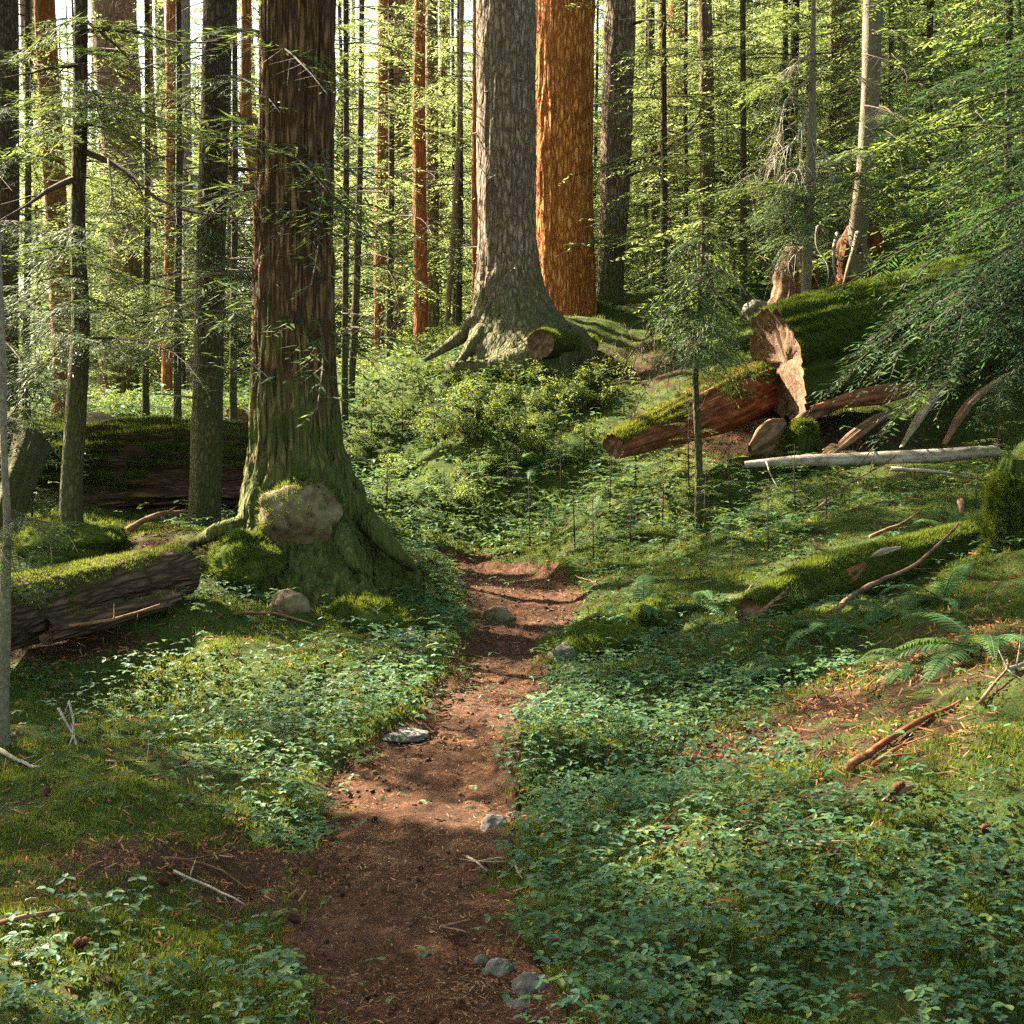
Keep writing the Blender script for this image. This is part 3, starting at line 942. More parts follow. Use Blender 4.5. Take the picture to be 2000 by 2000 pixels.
tree('hemlock_tree', [(520, 900, 24, 14), (492, 600, 24, 14), (488, 410, 22, 14), (476, 310, 22, 14), (466, 240, 24, 14), (464, 150, 20, 14), (465, 0, 19, 14)], 14, 14, M['bark_far_red'],
     'thin crooked reddish trunk between the two dark hemlocks', seg=16, step=.08, seed=6, can=(6, 13, 26, 2.0),
     deads=[dict(p=[(466, 240, 14), (452, 218, 13.9), (440, 205, 13.8)], r=.03, t=0, m='wood_rot')], low=[(3, 6, 6, 1.0, 1)])
tree('hemlock_tree', [(134, 965, 42), (142, 800, 40), (152, 600, 33), (148, 480, 27), (147, 400, 26), (150, 280, 27), (152, 120, 25), (153, 0, 23)], 11.8, 15, M['bark_slim'],
     'thin dark hemlock stem with long bare limbs at far left', seg=28, step=.08, seed=8, ridge=.05, can=(5.6, 14, 70, 2.8),
     to=[(180, 320, 190, 11), (200, 400, 240, 11.4), (190, 40, 185, 11.2), (260, 20, 270, 11.2), (240, 290, 260, 11), (100, 260, 110, 11), (60, 330, 60, 11.5), (60, 30, 90, 11.5), (40, 90, 40, 11), (420, 60, 500, 11), (500, 260, 530, 11.2),
         (520, 20, 560, 11), (560, 70, 640, 11.3), (560, 240, 600, 11.5), (620, 40, 690, 11), (640, 280, 680, 11), (330, 280, 400, 12), (480, 30, 460, 11), (150, 240, 210, 10.8), (220, 90, 250, 10.8)],
     deads=[dict(p=[(148, 335, 11.8), (100, 355, 11.6), (50, 385, 11.4), (-20, 425, 11.2)], r=.03, t=4), dict(p=[(160, 285, 11.8), (230, 320, 11.6), (290, 370, 11.4), (380, 398, 11.3), (480, 405, 11.2)], r=.026, t=6),
            dict(p=[(150, 120, 11.8), (90, 125, 11.5), (0, 140, 11.2)], r=.022, t=4), dict(p=[(155, 60, 11.8), (250, 60, 11.6), (330, 80, 11.4), (420, 75, 11.2)], r=.018, t=6),
            dict(p=[(160, 40, 11.8), (220, 90, 11.6), (280, 160, 11.5)], r=.016, t=6), dict(p=[(205, 300, 11.5), (210, 390, 11.4), (170, 440, 11.3), (140, 475, 11.3)], r=.010, t=5, m='wood_grey'),
            dict(p=[(210, 390, 11.4), (250, 440, 11.3), (310, 500, 11.3)], r=.009, t=4, m='wood_grey'), dict(p=[(290, 620, 11.3), (300, 500, 11.2), (330, 590, 11.2)], r=.007, t=3, m='wood_grey')])
tree('hemlock_tree', [(120, 800, 42), (112, 500, 40), (98, 250, 40), (84, 0, 38)], 19, 24, M['bark_far_red'],
     'reddish dark trunk glimpsed behind the thin stem with bare limbs', seg=24, step=.2, seed=9, can=(8, 22, 90, 3.4), low=[(2.5, 7, 16, 1.8, 1)])
tree('hemlock_tree', [(10, 960, 46), (12, 700, 42), (14, 300, 40), (14, 0, 38)], 15, 22, M['bark_slim'],
     'grey trunk at the edge of the wood nearest the left', seg=24, step=.2, seed=10, can=(7.5, 20, 90, 3.6),
     to=[(100, 90, 140, 14), (200, 60, 230, 14), (300, 80, 330, 13.5), (420, 70, 470, 13.5), (560, 60, 620, 13.5), (640, 70, 720, 13.5), (700, 60, 780, 13.5), (760, 20, 860, 13)], tolv=1)
tree('young_tree', [(4, 1330, 26), (8, 1200, 24), (10, 1100, 20), (14, 1000, 15), (8, 860, 12)], 7.4, 3.4, M['bark_pale'],
     'pale slender sapling stem beside the fallen log at left', seg=16, step=.04, seed=12, ridge=.02,
     to=[(960, 110, 1000, 7.4), (980, 90, 1040, 7.0), (1040, 70, 1110, 7.1), (1000, -60, 1030, 7.2), (1030, 50, 1060, 6.9)])
# the group on the knoll
tree('old_tree', [(985, 690, 260), (976, 640, 205), (968, 600, 162), (962, 560, 134), (958, 500, 112), (955, 300, 103), (955, 0, 100)], 21, 32, M['bark_grey'],
     'thick grey tree on the knoll in front of the orange trunk', seg=80, step=.07, flare=.10, lobes=4, fh=.5, seed=14, ridge=.05, rs=8, can=(12, 30, 36, 4.2), stubs=8,
     roots=[([(912, 620, 20.6), (880, 665, 20.4), (860, 690, 20.3)], .12), ([(905, 600, 20.9), (850, 650, 20.8), (800, 680, 20.8)], .13)])
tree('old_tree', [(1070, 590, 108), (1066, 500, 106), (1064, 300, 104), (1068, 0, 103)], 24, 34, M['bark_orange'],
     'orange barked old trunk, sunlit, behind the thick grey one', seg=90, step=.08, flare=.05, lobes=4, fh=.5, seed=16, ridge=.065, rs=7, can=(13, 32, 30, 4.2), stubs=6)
tree('old_tree', [(1147, 600, 58), (1152, 500, 52), (1162, 300, 56), (1170, 0, 56)], 25, 30, M['bark_grey'],
     'straight grey trunk just right of the orange trunk', seg=48, step=.1, flare=.06, fh=.4, seed=18, ridge=.04, can=(12, 28, 30, 3.8), stubs=5,
     deads=[dict(p=[(1190, 310, 24.8), (1260, 280, 24), (1310, 235, 23.6), (1330, 180, 23.5)], r=.05, t=6, l=.8), dict(p=[(1190, 330, 24.8), (1250, 300, 24), (1300, 270, 23.6)], r=.025, t=5, l=.7), dict(p=[(1195, 45, 24.9), (1240, 40, 24), (1300, 75, 23.6)], r=.03, t=4, l=.7)])
# background trunks that can be told apart
BGT = [
    ([(225, 780, 80), (222, 640, 66), (236, 480, 62), (228, 250, 76), (214, 0, 82)], 31, 34, 'bark_far', 'broad pale brown leaning trunk beyond the rotten log', 20, .1),
    ([(315, 775, 20), (316, 650, 20), (320, 450, 19), (322, 0, 18)], 28, 24, 'bark_far_red', 'slim orange brown trunk far behind the rotten log', 21, .0),
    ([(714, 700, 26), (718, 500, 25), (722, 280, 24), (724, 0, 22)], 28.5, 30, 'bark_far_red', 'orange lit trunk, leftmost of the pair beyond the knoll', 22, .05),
    ([(746, 690, 40), (750, 500, 40), (753, 300, 38), (755, 0, 36)], 29.5, 32, 'bark_far', 'brown trunk touching the orange lit one beyond the knoll', 23, .05),
    ([(794, 670, 28), (793, 500, 26), (791, 250, 24), (792, 0, 20)], 24, 24, 'bark_far_red', 'reddish trunk with many fine branches left of the knoll', 24, .04),
    ([(815, 660, 28), (815, 450, 26), (814, 0, 22)], 27.5, 28, 'bark_far', 'pale brown trunk directly behind the finely branched reddish one', 25, .03),
    ([(842, 660, 10), (850, 520, 11), (862, 330, 10), (868, 200, 8)], 25, 10, 'bark_pale', 'very thin pale leaning stem left of the thick grey tree', 26, 0),
    ([(897, 620, 12), (896, 400, 12), (897, 150, 11)], 23.5, 14, 'bark_far_red', 'thin dark reddish stem touching the left side of the thick grey tree', 27, 0),
    ([(662, 760, 14), (670, 600, 14), (678, 350, 12), (682, 100, 10)], 22, 14, 'bark_slim', 'thin dark stem just right of the largest hemlock', 28, 0),
    ([(1332, 470, 30), (1334, 300, 28), (1332, 100, 26), (1330, 0, 24)], 25, 26, 'bark_far', 'mossy brown trunk with a curved bare limb right of the knoll', 29, .05),
    ([(1275, 560, 36), (1276, 400, 36), (1278, 0, 32)], 33, 32, 'bark_far_red', 'orange trunk seen deep in the wood right of the knoll', 30, .05),
    ([(1592, 540, 60), (1594, 200, 54), (1596, 0, 50)], 25, 30, 'bark_far', 'broad brown trunk behind the pale mottled tree on the hillside', 31, .05),
    ([(1375, 560, 26), (1374, 0, 22)], 36, 30, 'bark_far_grey', 'grey trunk in the distance, leftmost of the dense row on the hillside', 32, .04),
    ([(1412, 560, 24), (1410, 0, 20)], 38, 30, 'bark_far', 'brown trunk in the dense row of trunks on the hillside', 33, .04),
    ([(1447, 560, 30), (1449, 0, 26)], 37, 30, 'bark_far_grey', 'grey trunk, rightmost of the dense row on the hillside', 34, .04),
    ([(1236, 560, 16), (1232, 300, 14), (1228, 0, 12)], 29, 22, 'bark_slim', 'slender dark stem right of the straight grey trunk', 35, .0),
    ([(1694, 460, 16), (1694, 200, 14), (1692, 0, 12)], 27, 20, 'bark_pale', 'slim pale stem right of the mottled hillside tree', 36, .0),
    ([(1800, 460, 24), (1798, 0, 20)], 29, 24, 'bark_far_grey', 'grey stem among the hemlock boughs high on the hillside', 37, .0),
    ([(1880, 440, 30), (1882, 0, 26)], 31, 26, 'bark_far', 'brown trunk nearest the right among hillside boughs', 38, .0),
]
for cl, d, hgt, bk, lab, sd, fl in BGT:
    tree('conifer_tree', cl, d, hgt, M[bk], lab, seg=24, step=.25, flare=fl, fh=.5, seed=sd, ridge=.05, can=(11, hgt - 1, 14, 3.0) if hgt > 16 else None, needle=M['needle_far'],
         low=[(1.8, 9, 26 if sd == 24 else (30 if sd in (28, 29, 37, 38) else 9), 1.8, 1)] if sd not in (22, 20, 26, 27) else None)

tree('hillside_tree', [(1625, 560, 44), (1618, 480, 40), (1632, 320, 32), (1642, 180, 33), (1648, 0, 36)], 19, 24, M['bark_pale'],
     'pale mottled tree growing out of the red rotten stump', seg=32, step=.1, flare=.12, lobes=4, fh=.4, seed=40, ridge=.03, can=(8, 22, 70, 3.2),
     to=[(100, 1720, 140, 18), (150, 1560, 160, 18), (200, 1720, 230, 17.5), (240, 1760, 300, 18), (280, 1540, 330, 17.8), (60, 1730, 60, 18), (340, 1480, 370, 17.8), (330, 1560, 360, 17.4), (350, 1700, 400, 18)], tolv=1,
     roots=[([(1620, 440, 18.8), (1605, 490, 18.6), (1590, 540, 18.4)], .05), ([(1632, 470, 18.7), (1650, 510, 18.5), (1662, 520, 18.4)], .04)])
tree('young_tree', [(1520, 590, 19), (1524, 450, 19), (1530, 300, 18), (1532, 180, 14), (1535, 0, 8)], 18, 9, M['bark_pale'],
     'slender whitish stem with dead drooping twigs by the mossy log', seg=16, step=.1, seed=41, ridge=.02,
     to=[(120, 1420, 160, 18), (150, 1350, 190, 17.5), (60, 1460, 60, 18), (20, 1600, 40, 18), (340, 1420, 400, 17.5), (350, 1380, 350, 17), (100, 1600, 130, 17.6), (360, 1560, 390, 17.5), (30, 1420, 30, 17.7), (380, 1450, 420, 17.2), (400, 1560, 440, 17.3), (430, 1480, 480, 17.2), (370, 1390, 420, 17.4)], tolv=1,
     deads=[dict(p=[(1528, 150, 18), (1490, 180, 17.9), (1470, 250, 17.8), (1465, 320, 17.8)], r=.02, t=34, l=.5, dr=.9, m='wood_grey'), dict(p=[(1530, 200, 18), (1500, 270, 17.7), (1440, 320, 17.5), (1400, 350, 17.4)], r=.02, t=34, l=.45, dr=.9, m='wood_grey'),
            dict(p=[(1530, 260, 18), (1560, 290, 17.8), (1575, 350, 17.7), (1570, 400, 17.7)], r=.017, t=30, l=.4, dr=.9, m='wood_grey'), dict(p=[(1528, 430, 18), (1500, 440, 17.8), (1470, 480, 17.7)], r=.014, t=32, l=.4, dr=1.1, m='wood_grey'),
            dict(p=[(1530, 100, 18), (1500, 120, 17.8), (1450, 180, 17.6)], r=.017, t=30, l=.5, dr=.8, m='wood_grey'), dict(p=[(1528, 310, 18), (1490, 330, 17.7), (1460, 400, 17.6)], r=.016, t=32, l=.45, dr=1., m='wood_grey')])
tree('young_tree', [(1318, 862, 14), (1312, 720, 12), (1320, 560, 9), (1325, 480, 7), (1326, 410, 3)], 13.6, 2.4, M['bark_slim'],
     'young hemlock sapling with drooping boughs before the red log', seg=14, step=.05, seed=43, ridge=.03,
     to=[(500, 1225, 585, 13.4), (490, 1410, 570, 13.2), (520, 1190, 650, 13.2), (530, 1440, 620, 13.6), (560, 1170, 680, 13.3), (470, 1270, 530, 13), (560, 1290, 660, 12.7), (600, 1430, 700, 13.5), (620, 1190, 740, 13.2), (600, 1340, 720, 12.7),
         (440, 1265, 480, 13.5), (440, 1385, 490, 13.5), (540, 1380, 650, 12.9), (580, 1220, 720, 13), (520, 1250, 620, 14.4), (560, 1390, 640, 14.4), (640, 1280, 740, 12.9), (480, 1350, 520, 14.3), (410, 1290, 440, 13.5), (410, 1360, 445, 13.5), (640, 1400, 740, 13.2)], tolv=1,
     needle=M['needle'])
tree('hemlock_tree', [(2105, 900, 60), (2100, 500, 52), (2100, 0, 48)], 12.6, 20, M['bark_slim'],
     'hemlock at right edge whose low boughs hang over the mossy log', seg=28, step=.12, seed=44, can=(5.5, 18, 60, 3.2),
     to=[(430, 1600, 650, 12.8), (470, 1560, 690, 13.2), (450, 1640, 610, 13), (500, 1700, 660, 12.4), (520, 1650, 720, 12.8), (560, 1760, 700, 12.2), (420, 1740, 590, 12.6), (380, 1780, 560, 12.4), (480, 1830, 620, 11.8), (540, 1860, 720, 11.8),
         (360, 1850, 500, 12), (300, 1800, 430, 12), (250, 1760, 380, 12.3), (200, 1780, 280, 12), (330, 1660, 490, 12.8), (600, 1850, 770, 12), (420, 1880, 560, 11.6), (150, 1820, 200, 12.1), (100, 1780, 130, 12.4), (60, 1840, 80, 12)], tolv=2, needle=M['needle_near'],
     deads=[dict(p=[(2100, 500, 12.5), (1960, 590, 12.2), (1850, 570, 12), (1720, 680, 11.9)], r=.02, t=5, m='wood_dark')])
tree('hemlock_tree', [(1750, 560, 16), (1752, 300, 14), (1755, 0, 12)], 20, 11, M['bark_slim'],
     'bushy hemlock filling the hillside right of the mottled tree', seg=12, step=.2, seed=45, low=[(.6, 8.5, 95, 2.3, 3)])
tree('hemlock_tree', [(1900, 560, 16), (1902, 300, 14), (1905, 0, 12)], 17.5, 11, M['bark_slim'],
     'bushy hemlock on the hillside nearest the right', seg=12, step=.2, seed=46, low=[(.6, 8.5, 95, 2.3, 3)])
for u, d, h, n, lab, sd, lv in [(275, 19, 9, 60, 'loose hemlock with bright boughs right of the stem with bare limbs', 47, 3), (335, 16.5, 8, 46, 'thin leafy hemlock just left of the slim dark trunk', 48, 1), (50, 18, 9, 60, 'leafy hemlock at far left beyond the leaning log', 49, 3),
                                (440, 19, 9, 56, 'leafy hemlock seen between the two dark trunks', 50, 3), (650, 21, 10, 60, 'sunlit leafy hemlock right behind the largest trunk', 51, 3), (735, 25, 11, 70, 'sunlit hemlock with hanging boughs before the orange lit pair', 52, 3), (865, 26, 11, 70, 'bright bushy hemlock left of the thick grey tree', 53, 3),
                                (150, 25, 10, 40, 'bright hemlock left of the broad leaning trunk', 54, 3), (1250, 24, 10, 56, 'hemlock with layered boughs right of the straight grey trunk', 55, 3), (1400, 22, 10, 60, 'hemlock with layered boughs left of the shredded stump', 56, 3), (1480, 25, 12, 70, 'tall layered hemlock behind the whitish stem', 57, 3), (1680, 22, 9, 70, 'dense hemlock just behind the mottled hillside tree', 58, 3)]:
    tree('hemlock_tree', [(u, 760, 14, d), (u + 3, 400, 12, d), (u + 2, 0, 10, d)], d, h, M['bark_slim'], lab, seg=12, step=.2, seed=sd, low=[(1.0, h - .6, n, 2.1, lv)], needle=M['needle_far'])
def clearspot(x, y, hgt, rad=.45):
    """the nearest place where this trunk stands out of the sunbeams"""
    best = None
    for k in range(60):
        a, b = (x, y) if k == 0 else (x + rng.uniform(-1.6, 1.6), y + rng.uniform(-1.6, 1.6))
        c = 0
        for o, r, t0 in GAPS:
            h = SUN[:2]; d = np.array([a, b]) - o[:2]; s = (d @ h) / (h @ h)
            c += s > 0 and o[2] + s * SUN[2] < hgt and np.hypot(*(d - s * h)) < rad
        if best is None or c < best[0]:
            best = (c, a, b)
    return best[1], best[2]


# unseen trees added left of the view, their crowns built to shade the trail
for k, (x, y, hgt) in enumerate([(-9.4, 13.6, 20), (-11, 19.5, 24), (-8.8, 10.5, 18), (-13, 15.5, 22), (-14.5, 24, 26), (-10, 25, 24)]):
    x, y = clearspot(x, y, hgt)
    b = np.array([x, y, gz(x, y)])
    pts = np.array([b - [0, 0, .3], b, b + [.1, 0, hgt * .5], b + [.2, .1, hgt]])
    root = thing('hemlock_tree', b, 'unseen hemlock added left of the view, its crown shading the trail', 'tree', 'unseen hemlocks added to shade the trail from the left')
    part(trunk_mesh(pts, np.array([.27, .25, .17, .02]), b, 20, .4, .04, .1, seed=60 + k), 'trunk', M['bark_hem'], root)
    mb = MB(); crown(mb, pts, (b[2] + 3.5, b[2] + hgt - .5), 130, lambda t: 3.6 * (1 - t) ** .7 + .6, 0, (-.1, .25)); cull(mb, GAPS)
    part(mb, 'crown', NEED, root, smooth=False)

for k, (x, y, hgt) in enumerate([(7.5, 3.5, 20), (9.5, 9.5, 22), (5, -4, 24), (-5.5, -3.5, 22), (.5, -8.5, 26), (-8.5, 2.5, 20), (10.5, -2.5, 22), (-11, -5, 22)]):  # unseen trees added to cut the sky light and deepen the foreground shade
    b = np.array([x, y, gz(x, y)])
    pts = np.array([b - [0, 0, .3], b, b + [.1, 0, hgt * .5], b + [.2, .1, hgt]])
    root = thing('hemlock_tree', b, 'unseen hemlock added around the viewpoint, its crown holding sky light off the foreground', 'tree', 'unseen hemlocks added to dim the foreground')
    part(trunk_mesh(pts, np.array([.3, .28, .18, .02]), b, 20, .4, .04, .1, seed=90 + k), 'trunk', M['bark_hem'], root)
    mb = MB(); crown(mb, pts, (b[2] + 5.5, b[2] + hgt - .5), 110, lambda t: 4.2 * (1 - t) ** .7 + .6, 4, (-.1, .25)); cull(mb, GAPS)
    part(mb, 'crown', NEED, root, smooth=False)

# ---- repeated background trees: a few made once, copied
def proto(name, hgt, r, z0, n, L, lv, bark, label, group, seed, needle='needle_far'):
    root = thing(name, (0, 0, 0), label, 'tree', group)
    pts = np.array([(0, 0, -.6), (0, 0, 0), (.1 * math.sin(seed), .1 * math.cos(seed), hgt * .5), (0.15, .05, hgt)])
    part(trunk_mesh(pts, np.array([r * 1.15, r, r * .65, .02]), np.zeros(3), 16, .5, .05, .06, seed=seed), 'trunk', M[bark], root)
    mb = MB(); crown(mb, pts, (z0, hgt - .3), n, lambda t: L * (1 - t) ** .8 + .4, lv, (-.15, .2))
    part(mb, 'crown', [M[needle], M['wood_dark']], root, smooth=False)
    return root


def place(protos, spots):
    for k, (x, y, s) in enumerate(spots):
        q = protos[k % len(protos)]
        loc = (x, y, gz(x, y))
        if k < len(protos):
            q.location = loc; q.rotation_euler = (0, 0, rng.uniform(0, 6)); q.scale = (s, s, s)
        else:
            dup(q, loc, rng.uniform(0, 6), s)


def sunclear(x, y, z0, z1, rad):
    """true when a crown standing here leaves the sunlit places of the photograph in the sun"""
    for o, r, t0 in GAPS:
        h = SUN[:2]; d = np.array([x, y]) - o[:2]
        s = (d @ h) / (h @ h); z = o[2] + s * SUN[2]
        if s > 0 and z0 < z < z1 and np.hypot(*(d - s * h)) < rad:
            return False
    return True


def spots(n, d0, d1, gap_, wf=1.25, avoid=(), clear=None):
    out, tries = [], 0
    while len(out) < n and tries < 6000:
        tries += 1
        d = rng.uniform(d0, d1); u = rng.uniform(966 - 966 * wf, 966 + 966 * wf)
        if any(a <= u <= b and d < c for a, b, c in avoid):
            continue
        p = P(u, 700, d)
        if clear and not sunclear(p[0], p[1], *clear):
            continue
        if all((p[0] - q[0]) ** 2 + (p[1] - q[1]) ** 2 > gap_ ** 2 for q in out):
            out.append((p[0], p[1], rng.uniform(.75, 1.2)))
    return out


AV = [(700, 815, 29), (900, 1200, 26), (200, 250, 27)]
us = [proto('understory_hemlock', h, r, .5, n, L, 3, 'bark_slim', 'slender young hemlock with low boughs in the bright background wood', 'young hemlocks of the background', 70 + k)
      for k, (h, r, n, L) in enumerate([(10, .07, 100, 2.2), (7, .06, 80, 1.9), (12, .09, 110, 2.4), (8.5, .06, 85, 1.8)])]
place(us, spots(70, 22, 46, 1.7, 1.15, AV, (1, 11, 1.6)) + [(x, y, s * 1.6) for x, y, s in spots(60, 40, 66, 2.2, 1.2, (), (4, 22, 2.5))])
bt = [proto('tall_conifer', h, r, 14, 26, 3.0, 4, bk, 'tall straight trunk far off in the bright background wood', 'tall trunks of the background', 80 + k)
      for k, (h, r, bk) in enumerate([(30, .30, 'bark_far'), (27, .2, 'bark_far_red'), (33, .38, 'bark_far_grey'), (25, .14, 'bark_far')])]
place(bt, spots(56, 34, 78, 2.0, 1.2, AV, (12, 33, 2.4)))
ft = [proto('distant_conifer', h, .22, 1.0, 80, 3.6, 4, 'bark_far', 'distant full crowned conifer closing the view through the wood', 'conifers closing the view', 90 + k) for k, h in enumerate((22, 27, 18))]
place(ft, spots(80, 62, 110, 2.4, 1.3))
# ------------------------------------------------------------------ logs, stumps, rocks
def part(mb, name, mats, root, smooth=True):
    Mi = np.array(root.matrix_basis.inverted())
    mb.V = [v @ Mi[:3, :3].T + Mi[:3, 3] for v in mb.V]
    o = bpy.data.objects.new(name, mb.mesh(name, mats if isinstance(mats, (list, tuple)) else [mats], smooth))
    COL.objects.link(o); o.parent = root
    return o


def vnormals(ring):
    c = ring.mean(1, keepdims=True)
    n = ring - c
    return n / (np.linalg.norm(n, axis=-1, keepdims=True) + 1e-9)


def log(name, pts, rad, mat, label, cat='log', group=None, seg=48, step=.05, rough=.10, groove=.05, seed=1, moss=0, msize=.03, mossup=.1, end=None, mossmat_='moss_blade', endpush=.05, mossr=(0, 1), squash=1., jag=0):
    """fallen trunk: bark, broken end, moss on top"""
    pts = np.asarray(pts, float)
    p, r = resample(pts, rad, step)
    ax = Vector(p[-1] - p[0]).normalized()
    root = thing(name, p[0], label, cat, group)
    root.rotation_euler = ax.to_track_quat('X', 'Z').to_euler()
    if jag:
        e = np.minimum(np.arange(len(p)), np.arange(len(p))[::-1]) / (len(p) - 1)
        r = r * np.clip(.5 + .5 * e / jag, 0, 1)
    mb = MB()
    off = np.arange(len(p)) * step

    def disp(th, xyz, R):
        q = np.stack([np.cos(th) * 1.3, np.sin(th) * 1.3, off[:, None] * .55 + 0 * th], -1) + seed * 5.3
        g = np.stack([np.cos(th) * 6, np.sin(th) * 6, off[:, None] * .5 + 0 * th], -1) + seed * 2.1
        sq = 1 / np.sqrt(np.cos(th + seed) ** 2 + (np.sin(th + seed) / squash) ** 2)
        return sq * (1 + rough * noise(q, seed) + rough * .5 * noise(q * 2.7, seed + 1) + groove * (1 - 2 * np.abs(noise(g, seed + 2))) + .3 * groove * noise(g * 3, seed + 3))
    ring = tube(mb, p, r, seg, 0, False, disp)
    # ends
    t, n, b = frames(p)
    for k, sgn in ((0, -1), (-1, 1)):
        R0 = ring[k]; c = R0.mean(0)
        rr = [1, .93, .75, .5, .25, .02]
        lay = []
        for a in rr:
            q = c + (R0 - c) * a
            q = q - sgn * t[k] * (endpush * (1 - a ** 6) + .06 * r[k] * (noise(q * 14, seed) * (1 - a ** 4))[:, None])
            lay.append(q)
        lay = np.array(lay)
        i = np.arange(len(rr) - 1)[:, None] * seg; j = np.arange(seg)[None]; j2 = (j + 1) % seg
        Q = np.stack([i + j, i + j2, i + seg + j2, i + seg + j], -1).reshape(-1, 4)
        e = MB(); e.add(lay.reshape(-1, 3), Q)
        part(e, 'broken_end', end or M['wood_rot'], root)
    part(mb, 'bark', mat, root)
    if moss:
        nr = vnormals(ring)
        i = rng.integers(int(mossr[0] * (len(p) - 1)), max(1, int(mossr[1] * (len(p) - 1))), moss); j = rng.integers(0, seg, moss)
        f = rng.random(moss)[:, None]; g = rng.random(moss)[:, None]
        q = ring[i, j] * (1 - f) * (1 - g) + ring[i, (j + 1) % seg] * f * (1 - g) + ring[np.minimum(i + 1, len(p) - 1), j] * (1 - f) * g + ring[np.minimum(i + 1, len(p) - 1), (j + 1) % seg] * f * g
        nn = nr[i, j]
        k = nn[:, 2] + .6 * noise(q * 2.4, seed + 9) + .35 * noise(q * 7, seed + 10) > mossup
        e = MB(); moss_tufts(e, q[k], nn[k] + [0, 0, .35] + rng.normal(0, .25, (k.sum(), 3)), msize)
        part(e, 'moss', M[mossmat_], root, smooth=False)
    return root


def blob(mb, c, rad, seed=0, amp=.18, nu=44, nv=26, m=0, f=1.6):
    th = np.linspace(0, 2 * PI, nu, endpoint=False); ph = np.linspace(.02, PI - .02, nv)
    T, PH = np.meshgrid(th, ph)
    d = np.stack([np.cos(T) * np.sin(PH), np.sin(T) * np.sin(PH), np.cos(PH)], -1)
    s = 1 + amp * fbm(d * f + seed * 3.7, seed, 4) + amp * .35 * noise(d * f * 5, seed + 5)
    V = np.asarray(c) + d * s[..., None] * np.asarray(rad)
    i = np.arange(nv - 1)[:, None] * nu; j = np.arange(nu)[None]; j2 = (j + 1) % nu
    Q = np.stack([i + j, i + nu + j, i + nu + j2, i + j2], -1).reshape(-1, 4)
    b0 = mb.n
    mb.add(V.reshape(-1, 3), Q, m)
    k = np.arange(nu); k2 = (k + 1) % nu
    mb.V.append(np.stack([V[0].mean(0), V[-1].mean(0)])); mb.n += 2
    mb.F.append((np.stack([np.full(nu, b0 + nu * nv), k + b0, k2 + b0], 1), m))
    mb.F.append((np.stack([np.full(nu, b0 + nu * nv + 1), k2 + b0 + (nv - 1) * nu, k + b0 + (nv - 1) * nu], 1), m))
    return V.reshape(-1, 3), d.reshape(-1, 3)


def rock(u, v, w, h, mat, label, d=None, depth=None, seed=1, amp=.16, cat='rock', name='rock', sink=.42, moss=0):
    """a stone w by h measured pixels, standing on the ground at (u, v)"""
    g = G(u, v) if d is None else P(u, v, d)
    dd = g[1]; a = px(w, dd) / 2; hh = px(h, dd)
    c = g + np.array([0, (depth or a * .8) * .3, hh * (.5 - sink)])
    mb = MB(); V, dn = blob(mb, c, (a, depth or a * .85, hh * .68), seed, amp)
    if not moss:
        return tag(mb.obj(name, M[mat], loc=c), label, cat)
    root = thing(name, c, label, cat)
    part(mb, 'mound' if name == 'moss_mound' else 'stone', M[mat], root)
    i = rng.integers(0, len(V), moss); i = i[(dn[i, 2] > -.2) & (noise(V[i] * 5, seed + 3) + .5 * noise(V[i] * 14, seed) > -.25)]
    q = V[i] + rng.normal(0, .012, (len(i), 3))
    e = MB(); moss_tufts(e, q, dn[i] + [0, 0, .5] + rng.normal(0, .3, (len(i), 3)), .026)
    part(e, 'moss', M['moss_blade'], root, smooth=False)
    return root


# the great mossy log on the slope
a0, a1, a2 = P(1464, 690, 15.4), P(1932, 565, 16.15), P(2300, 480, 16.7)
log('fallen_log', [a0, a1, a2], [.60, .56, .5], M['moss_log'], 'great moss covered fallen log with a broken brown end, on the right slope', seg=90, step=.06, rough=.08, groove=.11, seed=3, moss=60000, msize=.032, mossup=-.1, endpush=.10)
log('fallen_log', [P(1158, 842, 14.3), P(1330, 775, 15.2), P(1475, 715, 16.2)], [.12, .25, .27], M['wood_red'], 'decayed red log with mossy top, leaning beneath the great mossy log', seg=64, step=.04, rough=.22, groove=.2, seed=5, moss=12000, msize=.03, mossup=.5, end=M['wood_rot'])
log('fallen_pole', [P(1405, 876, 13.5), P(1500, 869, 13.4), P(1650, 864, 13.25), P(1780, 859, 13.1), P(1886, 850, 13.0)], [.03, .052, .058, .06, .05], M['wood_birch'], 'long pale barked pole lying across the slope before the great log', 'log', seg=20, step=.05, rough=.10, groove=.03, seed=6, endpush=.01, end=M['wood_pale'])
log('fallen_log', [P(345, 1078, 10.25), P(200, 1112, 9.7), P(15, 1158, 8.9), P(-110, 1190, 8.3)], [.18, .21, .23, .23], M['bark_log'], 'brown bark covered log lying left of the largest hemlock', seg=56, step=.05, rough=.06, groove=.06, seed=7, moss=9000, msize=.022, mossup=.55, endpush=.03)
log('split_log', [P(335, 1128, 9.75), P(200, 1165, 9.3), P(85, 1192, 8.9)], [.05, .075, .085], M['bark_log'], 'narrow dark split log wedged under the brown bark covered one', 'log', seg=28, step=.05, rough=.12, groove=.09, seed=8, moss=500, msize=.02, mossup=.8)
log('rotten_log', [P(20, 905, 15.6), P(250, 895, 15.7), P(545, 905, 16.2)], [.46, .44, .40], M['bark_log'], 'massive rotten log with mossy layers behind the slim left hemlocks', 'log', seg=120, step=.05, rough=.3, groove=.28, seed=9, moss=30000, msize=.04, mossup=.1)
